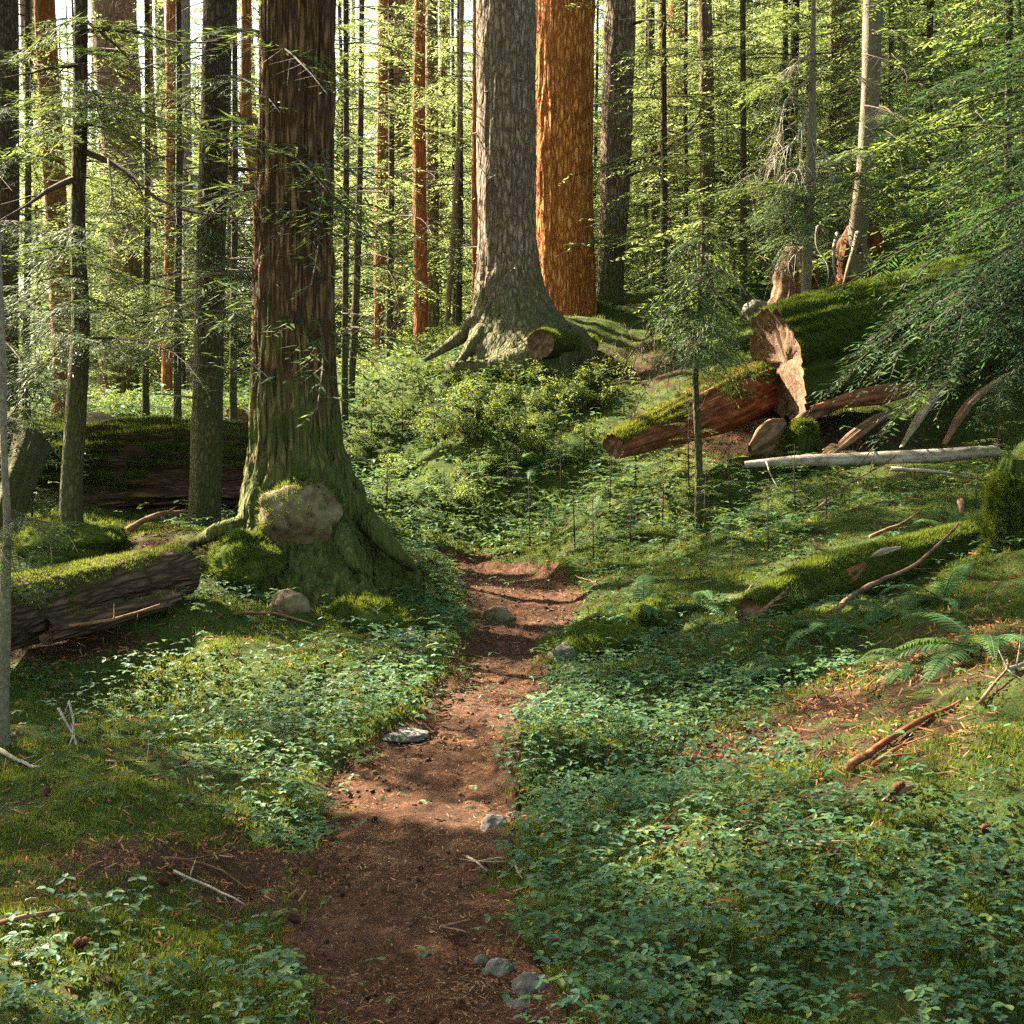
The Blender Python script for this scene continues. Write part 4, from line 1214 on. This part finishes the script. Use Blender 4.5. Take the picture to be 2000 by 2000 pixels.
log('fallen_log', [P(1420, 1165, 9.5), P(1560, 1100, 10.0), P(1700, 1062, 10.5), P(1905, 1010, 11.2)], [.14, .19, .18, .19], M['moss_log'], 'mossy rotting log with a red broken middle, low on the right slope', seg=44, step=.04, rough=.16, groove=.08, seed=10, moss=15000, msize=.026, mossup=-.2)
log('rotten_wood', [P(1545, 1122, 9.82), P(1600, 1080, 9.95), P(1630, 1064, 10.0)], [.07, .09, .06], M['wood_red'], 'red crumbling heartwood breaking out of the low mossy log', 'wood', seg=40, step=.02, rough=.4, groove=.4, seed=11, squash=.6, jag=.4)
log('rotten_wood', [P(1622, 1068, 10.05), P(1660, 1048, 10.15), P(1698, 1034, 10.25)], [.05, .065, .04], M['wood_pale'], 'pale bare slab of wood on top of the low mossy log', 'wood', seg=40, step=.02, rough=.35, groove=.3, seed=12, squash=.3, jag=.5)
log('cut_log', [P(1020, 648, 19.4), P(1060, 652, 20.4), P(1110, 650, 21.4)], [.19, .19, .16], M['moss_log'], 'short log with a round dark end at the foot of the thick grey tree', 'log', seg=36, step=.06, rough=.06, groove=.04, seed=13, moss=1500, msize=.04, mossup=.2)
log('fallen_log', [P(738, 700, 23.5), P(780, 684, 24), P(835, 664, 24.8)], [.10, .12, .08], M['wood_pale'], 'weathered pale broken log on the crest left of the knoll', seg=36, step=.04, rough=.3, groove=.3, seed=14, squash=.6, jag=.25)
log('leaning_log', [P(58, 835, 13.4), P(35, 905, 12.9), P(2, 1010, 12.3)], [.15, .14, .13], M['bark_slim'], 'dark leaning log at the left beside the rotten one', 'log', seg=40, step=.04, rough=.25, groove=.2, seed=15)
log('weathered_slab', [P(130, 797, 17), P(180, 795, 17), P(235, 802, 17)], [.06, .09, .05], M['wood_pale'], 'pale weathered slab on top of the massive rotten log', 'wood', seg=36, step=.04, rough=.3, groove=.3, seed=16, squash=.4, jag=.3)
for k, (q, r_, mt, lab) in enumerate([
        ([(1560, 862, 14.2), (1640, 800, 14.6), (1705, 765, 15)], [.05, .065, .04], 'wood_rot', 'brown splintered plank leaning under the great mossy log'),
        ([(1700, 845, 14.1), (1740, 780, 14.4), (1785, 722, 14.8)], [.05, .07, .05], 'wood_pale', 'greyish pale splintered plank standing steepest under the great log'),
        ([(1530, 772, 14.7), (1620, 752, 14.8), (1760, 728, 15.2)], [.05, .08, .05], 'wood_red', 'red brown slab lying level beneath the great mossy log'),
        ([(1500, 800, 14.8), (1600, 740, 15.4), (1800, 690, 15.9)], [.10, .14, .16], 'wood_rot', 'dark rotten timber in the hollow under the great log'),
        ([(1780, 840, 14), (1830, 760, 14.4), (1930, 690, 14.8)], [.05, .06, .05], 'wood_rot', 'dark splinter under the great log farthest from its broken end'),
        ([(1415, 850, 14.3), (1450, 825, 14.5), (1480, 800, 14.7)], [.09, .13, .10], 'wood_rot', 'brown crumbling chunk below the broken end of the great log')]):
    log('wood_slab', [P(*c) for c in q], r_, M[mt], lab, 'wood', seg=36, step=.03, rough=.3, groove=.3, seed=20 + k, squash=.45, jag=.3)


def stump(u, v, d, w, h, mat, label, seed, moss=0, name='stump', strands=(), flare=.4):
    b = P(u, v, d); b[2] = min(b[2], gz(b[0], b[1]) + .05)
    r = px(w, d) / 2; hh = px(h, d)
    root = thing(name, b, label, 'stump')
    pts = np.array([b - [0, 0, .3], b, b + [0, 0, hh * .3], b + [.03, 0, hh * .75], b + [.05, 0, hh]])
    p, rr = resample(pts, np.array([1.3, 1.2, .95, .85, .55]) * r, .04)
    mb = MB()

    def disp(th, xyz, R):
        q = np.stack([np.cos(th) * 3, np.sin(th) * 3, (xyz[..., 2] - b[2]) * .8], -1) + seed
        return 1 + .22 * noise(q, seed) + .14 * noise(q * 2.5, seed + 1) + .22 * (1 - 2 * np.abs(noise(q * 3.3, seed + 2))) + .08 * noise(q * 9, seed + 3)
    ring = tube(mb, p, rr, 56, 0, True, disp)
    part(mb, 'body', M[mat], root)
    if moss:
        nr = vnormals(ring); i = rng.integers(0, len(p), moss); j = rng.integers(0, 56, moss)
        k = noise(ring[i, j] * 3, seed) > -.3
        e = MB(); moss_tufts(e, ring[i, j][k] + rng.normal(0, .015, (k.sum(), 3)), nr[i, j][k] + [0, 0, .5] + rng.normal(0, .3, (k.sum(), 3)), .032)
        part(e, 'moss', M['moss_blade'], root, smooth=False)
    for q, r0, mt in strands:
        e = MB(); dead(e, np.array([P(*c) for c in q]), r0, 3, .25, .4); part(e, 'root_strand', M[mt], root)
    return root


stump(1900, 1080, 10.4, 70, 215, 'moss_log', 'upright mossy broken stump at the right edge', 31, moss=9000)
stump(1508, 868, 14.6, 52, 85, 'moss_log', 'squarish moss covered stump under the broken end of the great log', 32, moss=5000)
stump(1618, 560, 19.2, 84, 130, 'wood_redrot', 'red rotten nurse stump carrying the pale mottled tree', 33, strands=[
    ([(1560, 440, 18.7), (1545, 425, 18.6), (1540, 470, 18.6), (1560, 500, 18.5), (1555, 560, 18.4)], .03, 'wood_grey'), ([(1580, 440, 18.6), (1572, 490, 18.4), (1580, 550, 18.3)], .03, 'wood_grey'), ([(1640, 480, 18.6), (1650, 510, 18.5)], .02, 'wood_grey')])
stump(1500, 560, 19.6, 70, 120, 'wood_rot', 'brown shredded stump behind the whitish stem', 34, strands=[([(1500, 470, 18.9), (1470, 480, 18.8), (1480, 520, 18.7)], .012, 'wood_grey'), ([(1520, 460, 18.9), (1490, 500, 18.8), (1500, 540, 18.7)], .012, 'wood_grey')])
stump(440, 800, 21, 40, 40, 'wood_rot', 'small brown stump seen between the two dark hemlocks', 35)
stump(228, 775, 23, 44, 34, 'wood_red', 'orange broken stump at the foot of the broad leaning trunk', 36)

rock(563, 1008, 152, 104, 'rock_brown', 'rounded brown boulder leaning against the largest hemlock', d=10.85, depth=.2, seed=3, amp=.22, sink=.2, name='boulder', cat='boulder', moss=1600)
rock(932, 1566, 52, 34, 'rock', 'small dark stone on the right side of the trail', seed=4)
rock(772, 1212, 46, 36, 'rock', 'grey stone at the right foot of the sunlit moss mound', seed=5)
rock(938, 1172, 54, 34, 'rock_brown', 'brownish stone on the left edge of the trail bend', seed=6)
rock(755, 1396, 112, 14, 'rock', 'flat grey stone edging the trail on its left', seed=7)
rock(940, 1848, 58, 36, 'rock', 'rounded pale stone near the lower trail edge', seed=8)
rock(1000, 1875, 78, 32, 'rock', 'long grey stone half buried at the lower trail edge', seed=9)
rock(908, 1822, 30, 18, 'rock', 'small grey stone just above the rounded pale one', seed=10)
rock(975, 1905, 46, 20, 'rock', 'low grey stone below the long half buried one', seed=11)
rock(545, 1150, 74, 46, 'rock_brown', 'dull brown rock in the bank below the boulder', seed=12)
rock(1072, 1240, 66, 34, 'rock', 'dark stone showing under the mossy hump beside the trail', seed=13)
rock(1015, 1340, 40, 14, 'rock', 'small flat stone where sun crosses the trail', seed=14)
rock(1430, 590, 60, 30, 'rock', 'grey rock on the hillside behind the great mossy log', d=20, seed=15)
rock(690, 1215, 185, 112, 'moss', 'sunlit moss mound on the left of the trail', d=10.2, seed=21, amp=.24, name='moss_mound', cat='mound', moss=9000, depth=.35)
rock(458, 1062, 130, 70, 'moss', 'round yellowish moss cushion left of the brown boulder', d=10.7, seed=22, amp=.28, name='moss_mound', sink=.55, cat='mound', moss=5000)
rock(1135, 1236, 205, 66, 'moss', 'broad mossy hump at the right trail edge', d=9.5, seed=23, amp=.24, name='moss_mound', cat='mound', moss=7000, depth=.3)
rock(1238, 1180, 90, 50, 'moss', 'small dark green moss hump behind the broad one', d=10.2, seed=24, amp=.24, name='moss_mound', cat='mound', moss=3000)
rock(120, 1030, 200, 62, 'moss', 'green moss hump behind the brown bark covered log', d=11.8, seed=25, amp=.26, name='moss_mound', cat='mound', moss=5000, depth=.4)

# sticks
ST = [([(1565, 1165, 9.2), (1640, 1105, 9.6), (1705, 1075, 9.8), (1800, 985, 10.2)], .022, 'wood_rot', 'long brown stick lying over the low mossy log'),
      ([(1640, 1012, 11), (1700, 990, 11.1), (1740, 963, 11.2)], .017, 'wood_rot', 'short bent stick above the low mossy log'),
      ([(1430, 1160, 9.3), (1490, 1108, 9.5)], .016, 'wood_rot', 'brown stick propped at the lower end of the mossy log'),
      ([(1540, 960, 12.2), (1620, 905, 12.6), (1690, 862, 12.9)], .014, 'wood_rot', 'thin slanting stick touching the pale pole'),
      ([(1680, 884, 13.1), (1760, 888, 13), (1845, 905, 12.9)], .022, 'wood_birch', 'forked grey limb lying below the pale pole'),
      ([(1445, 873, 13.3), (1455, 905, 13.1), (1470, 930, 13)], .008, 'wood_birch', 'thin broken twig hanging from the pale pole'),
      ([(236, 1002, 12), (290, 975, 12), (352, 966, 12)], .03, 'wood_rot', 'arched root like branch left of the slim dark hemlock'),
      ([(440, 1165), (520, 1172), (600, 1188)], .014, 'wood_rot', 'brown stick on the bank below the boulder'),
      ([(95, 1186, 8.9), (220, 1165, 9.1), (300, 1138, 9.3)], .014, 'wood_rot', 'thin straight stick along the front of the split log'),
      ([(0, 1435), (40, 1445), (76, 1452)], .014, 'wood_grey', 'pale short stick in the moss at the left edge'),
      ([(110, 1335, 7.4), (140, 1390, 7.3), (150, 1425, 7.2), (200, 1440, 7.2)], .008, 'wood_grey', 'grey forked twigs under the sunlit little shrub'),
      ([(130, 1325, 7.4), (138, 1380, 7.2), (125, 1440, 7.1)], .007, 'wood_grey', 'upright dead twig beside the grey forked ones'),
      ([(200, 1440), (300, 1440), (370, 1436)], .007, 'wood_rot', 'dark twig lying left of the sunlit leaves'),
      ([(330, 1660), (400, 1690), (470, 1720)], .008, 'wood_grey', 'thin grey branching twig on the bare brown patch'),
      ([(310, 1640), (390, 1655), (470, 1690)], .007, 'wood_rot', 'brown twig just above the grey branching one'),
      ([(0, 1765), (80, 1745), (170, 1735)], .010, 'wood_rot', 'dark stick in the moss at the lower left'),
      ([(490, 1345), (570, 1325), (680, 1322)], .006, 'wood_rot', 'arching orange twig over the left ground leaves'),
      ([(880, 1632), (905, 1648), (918, 1654)], .006, 'wood_pale', 'pale short twig on the trail below the dark stone'),
      ([(975, 1650), (985, 1668)], .006, 'wood_pale', 'tiny pale twig right of the short one on the trail'),
      ([(830, 1775), (860, 1762), (885, 1756)], .009, 'wood_rot', 'brown stub lying across the lower trail'),
      ([(1085, 1090), (1105, 1100), (1125, 1108)], .008, 'wood_pale', 'pale curved twig at the trail bend'),
      ([(1350, 1325), (1400, 1305), (1445, 1295)], .012, 'wood_rot', 'brown stick right of the big fern'),
      ([(1440, 1610), (1520, 1560), (1595, 1520)], .012, 'wood_rot', 'long thin dark stick on the leafy right slope'),
      ([(1480, 1608), (1550, 1604), (1610, 1602)], .010, 'wood_pale', 'pale straight stick among the right hand leaves'),
      ([(1600, 1465), (1660, 1420), (1720, 1380), (1800, 1330)], .02, 'wood_red', 'long red decayed stick on the bare right slope'),
      ([(1650, 1462), (1690, 1430), (1720, 1405)], .012, 'wood_red', 'short red splinter beside the long decayed stick'),
      ([(1900, 1275), (1930, 1262)], .014, 'wood_grey', 'grey broken twig at the right edge'),
      ([(1850, 1345), (1890, 1290), (1910, 1255)], .009, 'wood_rot', 'dark upright twig near the right edge'),
      ([(1680, 1512), (1725, 1500)], .018, 'wood_rot', 'short thick brown bark piece above the big cone'),
      ([(1200, 1592), (1270, 1588)], .014, 'wood_red', 'reddish bark strip among the leaves beside the trail'),
      ([(1690, 1270), (1740, 1285), (1760, 1310)], .008, 'wood_pale', 'curled pale rootlet on the sunlit bare slope'),
      ([(1460, 1800), (1540, 1795)], .006, 'wood_grey', 'fine grey twig low on the leafy slope'),
      ([(1810, 945, 11.4), (1812, 975, 11.3)], .03, 'wood_rot', 'stubby upright snag in front of the edge stump'),
      ]
for q, r_, mt, lab in ST:
    pts = np.array([P(*c) if len(c) == 3 else G(*c) + [0, 0, r_ * 1.1 + .012] for c in q])
    for k, c in enumerate(pts):
        c[2] = max(c[2], gz(c[0], c[1]) + r_ * .6)
    mb = MB(); dead(mb, pts, r_, 3 if r_ < .02 else 2, .16, .0, r1=r_ * .45)
    tag(mb.obj('stick', M[mt], loc=pts[0]), lab, 'stick')

# cones
for k, (u, v, s, lab) in enumerate([(1692, 1512, .055, 'largest brown cone, upright on the leafy right slope'), (1890, 1665, .05, 'reddish cone near the lower right edge'), (153, 1800, .045, 'brown cone on the moss at lower left'),
                                    (88, 1508, .045, 'brown cone in the moss near the left edge'), (310, 1690, .04, 'dark cone on the bare brown patch at left'), (1320, 1770, .038, 'small cone among the leaves right of the trail'),
                                    (1860, 1595, .045, 'orange brown cone at the right edge of the slope'), (1570, 1635, .03, 'tiny red cone under the pale straight stick'), (555, 1750, .04, 'cone lying beside the left edge of the trail'),
                                    (614, 1262, .04, 'reddish cone in front of the sunlit moss mound')]):
    s *= .62; g = G(u, v) + [0, 0, s * .8 + .012]
    mb = MB(); a = rng.uniform(0, 6); ax = np.array([math.cos(a), math.sin(a), .5]) * s
    t = np.linspace(-1, 1, 22)
    tube(mb, g + t[:, None] * ax, s * .55 * np.sqrt(np.clip(1.02 - t * t, .02, 1)), 18, 0, True, lambda th, x, R: 1 + .22 * np.sign(np.sin(th * 6 + np.arange(len(th))[:, None] * PI)))
    tag(mb.obj('pine_cone', M['cone'], loc=g), lab, 'cone')

# ------------------------------------------------------------------ ferns
def frond_mesh(seed):
    g = np.random.default_rng(seed)
    mb = MB(); n = 30; t = np.linspace(.10, .98, n)
    lift = g.uniform(.55, .8); dr = g.uniform(.75, 1.05); sw = g.normal(0, .08)
    A = lambda t: np.stack([t * (1 - .12 * t), sw * t * t, lift * t - dr * t * t * .8], -1)
    tube(mb, A(np.linspace(0, 1, 14)), np.linspace(.008, .002, 14), 4, 0, False)
    p = A(t); dx = A(t + .01) - A(t - .01); dx /= np.linalg.norm(dx, axis=1)[:, None]
    l = .17 * np.sin(np.clip(t * 1.05, 0, 1) ** .6 * PI) ** .8 + .012
    for s in (1, -1):
        sd = np.cross(dx, [0, 0, 1.]) * s; sd /= np.linalg.norm(sd, axis=1)[:, None]
        d = sd * .93 + dx * .33 + np.array([0, 0, -.22]) + g.normal(0, .05, (n, 3)); w = dx * .0135
        up = np.array([0, 0, .012])
        V = np.stack([p - w * .5, p + w * .7, p + d * (.5 * l)[:, None] + w * .8 + up, p + d * l[:, None], p + d * (.5 * l)[:, None] - w * .8 + up], 1).reshape(-1, 3)
        k = np.arange(n)[:, None] * 5
        mb.add(V, np.concatenate([k + [0, 1, 2], k + [0, 2, 4], k + [4, 2, 3]]))
    return mb.mesh('frond', [M['fern']], False)


FR = [frond_mesh(s) for s in range(5)]


def fern(u, v, L, n, label, group=None, d=None, az=None):
    g = G(u, v) if d is None else P(u, v, d)
    root = thing('fern', g, label, 'fern', group)
    for k in range(n):
        o = bpy.data.objects.new('frond', FR[int(rng.integers(5))]); COL.objects.link(o); o.parent = root
        a = rng.uniform(*az) if az else k * 2 * PI / n + rng.normal(0, .25)
        s = L * rng.uniform(.75, 1.15)
        o.rotation_euler = (rng.normal(0, .15), rng.normal(.05, .22), a); o.scale = (s, s, s)


for u, v, L, n, lab in [(1395, 1300, .62, 13, 'largest fern, beside the bare slope right of the trail'), (1215, 1165, .55, 9, 'fern arching over the broad mossy hump at the trail'), (1325, 1150, .5, 9, 'pale fern left of the low mossy log'),
                        (1420, 1185, .42, 8, 'small fern at the lower end of the low mossy log'), (1570, 1200, .45, 9, 'fern under the long brown stick'), (1690, 1170, .5, 10, 'dark green fern in front of the low mossy log, middle'),
                        (1780, 1140, .48, 9, 'fern between the low mossy log and the edge stump'), (1480, 1265, .42, 8, 'fern just right of the largest fern'), (1850, 1230, .55, 10, 'broad fern on the slope below the edge stump'),
                        (1720, 1260, .42, 8, 'fern overhanging the bare sunlit slope'), (1480, 1010, .5, 9, 'yellow green fern on the sunlit slope above the mossy log'), (1410, 985, .45, 8, 'light fern left of the sunlit slope fern'),
                        (1020, 880, .6, 10, 'dark fern at the foot of the knoll thicket'), (1110, 860, .55, 9, 'fern left of the decayed red log'), (930, 900, .55, 9, 'fern on the left foot of the knoll'), (800, 930, .55, 9, 'fern right of the largest hemlock'),
                        (60, 1110, .5, 9, 'fern beside the pale sapling stem'), (140, 1030, .5, 8, 'fern on the moss hump at left'), (470, 1120, .34, 8, 'small fern below the yellowish moss cushion'),
                        (1800, 1010, .4, 8, 'fern right of the low mossy log near the stubby snag'), (1150, 930, .5, 9, 'fern in the middle of the sunlit clearing')]:
    fern(u, v, L, n, lab)

# ------------------------------------------------------------------ shrubs and seedlings
def shrub_proto(seed, h, r, nl, lab, group, leaf=.028, needle=False):
    root = thing('shrub', (0, 0, 0), lab, 'shrub', group)
    g = np.random.default_rng(seed)
    st = MB(); tips = []
    for k in range(9):
        a = g.uniform(0, 6.28); e = np.array([math.cos(a) * r * g.uniform(.3, .9), math.sin(a) * r * g.uniform(.3, .9), h * g.uniform(.6, 1.)])
        s = np.linspace(0, 1, 7)
        q = np.outer(s, e); q[:, 2] = e[2] * s ** .8; q += np.cumsum(g.normal(0, .012, (7, 3)), 0) * s[:, None]
        tube(st, q, np.linspace(.006, .002, 7), 5, 0, False)
        for j in range(7):
            p = q[int(g.integers(2, 7))]; d = g.normal(0, .5, 3) + [0, 0, .15]; l = g.uniform(.08, .25)
            tips.append(p + d * l * np.linspace(.1, 1, 8)[:, None])
            tube(st, p + d * l * np.linspace(0, 1, 3)[:, None], np.array([.003, .002, .0015]), 3, 0, False)
    tips = np.concatenate(tips); p = tips[g.integers(0, len(tips), nl)] + g.normal(0, .018, (nl, 3))
    p[:, 2] = np.abs(p[:, 2])
    lv = MB(); R = rotm(g.uniform(0, 6.28, nl), g.normal(-.2, .35, nl), g.normal(0, .4, nl))
    scatter(lv, LS, LST, p, R, leaf * g.uniform(.6, 1.3, nl))
    part(st, 'stems', M['wood_dark'], root); part(lv, 'leaves', M['leaf_shrub'], root, smooth=False)
    return root


sh = [shrub_proto(200 + k, h, r, n, 'low leafy shrub in the thicket around the knoll and hollow', 'low shrubs of the thicket') for k, (h, r, n) in enumerate([(.26, .42, 1500), (.32, .5, 1900), (.22, .48, 1600), (.36, .44, 1700)])]
sp = []
for lo, hi, n, dl, dh in (((800, 690), (1140, 860), 34, 17.3, 20.4), ((650, 740), (900, 960), 16, 18.5, 25), ((1130, 600), (1420, 760), 18, 16.5, 21), ((180, 740), (480, 790), 24, 20, 28), ((640, 660), (800, 760), 22, 23, 30),
                          ((1650, 420), (1930, 540), 20, 18, 24), ((0, 800), (120, 870), 8, 16, 20)):
    for _ in range(n):
        u, d = rng.uniform(lo[0], hi[0]), rng.uniform(dl, dh)
        p = P(u, 700, d); sp.append((p[0], p[1], rng.uniform(.6, 1.1)))
place(sh, sp)
for u, v, s, lab, d in [(330, 1160, .42, 'little sunlit shrub with yellow green leaves before the brown log', 9.2), (120, 1318, .42, 'sunlit shrub of yellow leaves above the grey forked twigs', 7.6), (235, 1325, .33, 'small low shrub right of the sunlit yellow leaved one', 7.6), (60, 1820, .22, 'bright yellow green seedling clump in the lower left corner', 4.3),
                        (690, 1440, .20, 'small clump of leaves at the sunlit left trail edge', 7.0)]:
    o = dup(sh[1], G(u, v), rng.uniform(0, 6), s, lab)
    if 'group' in o:
        del o['group']
    o.scale = (s * 1.25, s * 1.1, s * .62)

sd = []
for k in range(3):
    root = thing('hemlock_seedling', (0, 0, 0), 'small hemlock seedling among the ground leaves', 'seedling', 'hemlock seedlings of the clearing')
    h = (.75, .55, .95)[k]; pts = np.array([(0, 0, -.05), (.01, .01, h * .5), (0, .02, h)])
    mb = MB(); tube(mb, pts, np.array([.010, .007, .002]), 6); part(mb, 'stem', M['wood_dark'], root)
    mb = MB(); crown(mb, pts, (h * .22, h * .98), 16, lambda t: h * .62 * (1 - t * .8), 1, (0, .3)); part(mb, 'foliage', NEED, root, smooth=False)
    sd.append(root)
sp = []
for (u, v, s) in [(1000, 1030, 1.), (1085, 1040, 1.1), (1150, 985, 1.0), (1250, 1000, 1.), (1375, 970, 1.), (900, 985, .9), (1450, 1040, .8), (1190, 1030, .8), (1300, 950, 1.), (1060, 960, 1.1), (960, 950, 1.), (1200, 930, 1.1), (1330, 1010, .8), (840, 960, 1.), (730, 960, .9), (1500, 960, .8),
                  (1380, 1080, .6), (1120, 1060, .7), (1560, 980, .7), (1100, 900, 1.1), (700, 880, 1.1), (760, 850, 1.2), (820, 840, 1.1), (1880, 900, .9), (1840, 960, .6), (1700, 940, .6), (60, 990, 1.), (470, 1010, .5)]:
    g = G(u, v); sp.append((g[0], g[1], s))
place(sd, sp)

# ------------------------------------------------------------------ sun, sky, air
w = bpy.data.worlds.new('World'); SC.world = w; w.use_nodes = True
nt = w.node_tree; bg = nt.nodes['Background']
sky = nt.nodes.new('ShaderNodeTexSky'); sky.sky_type = 'NISHITA'; sky.sun_disc = False
sky.sun_elevation = SEL; sky.sun_rotation = -SAZ; sky.air_density = 1.0; sky.dust_density = 2.0
warm = nt.nodes.new('ShaderNodeMix'); warm.data_type = 'RGBA'; warm.blend_type = 'MULTIPLY'; warm.inputs[0].default_value = 1
warm.inputs[7].default_value = (1.08, 1.0, .84, 1)
nt.links.new(sky.outputs[0], warm.inputs[6]); nt.links.new(warm.outputs[2], bg.inputs[0]); bg.inputs[1].default_value = .062
sl = bpy.data.lights.new('sun', 'SUN'); sl.energy = 5.0; sl.angle = math.radians(.5); sl.color = (1.0, .88, .68)
so = bpy.data.objects.new('sun', sl); COL.objects.link(so); so.rotation_euler = Vector(SUN).to_track_quat('Z', 'Y').to_euler(); so.location = SUN * 60

cd = bpy.data.cameras.new('camera'); cam = bpy.data.objects.new('camera', cd); COL.objects.link(cam)
cam.location = EYE; cam.rotation_euler = (PI / 2 - PITCH, 0, 0)
cd.sensor_width = 36; cd.lens = 36 * FPX / 2000; cd.clip_end = 1000; cd.clip_start = .05
SC.camera = cam
vs = SC.view_settings; vs.view_transform = 'Standard'; vs.look = 'None'; vs.exposure = 3.65; vs.gamma = 1.0
c = SC.cycles
c.use_denoising = False
c.max_bounces = 6; c.diffuse_bounces = 3; c.glossy_bounces = 2; c.transmission_bounces = 4; c.caustics_reflective = False; c.caustics_refractive = False
c.sample_clamp_indirect = 6.0
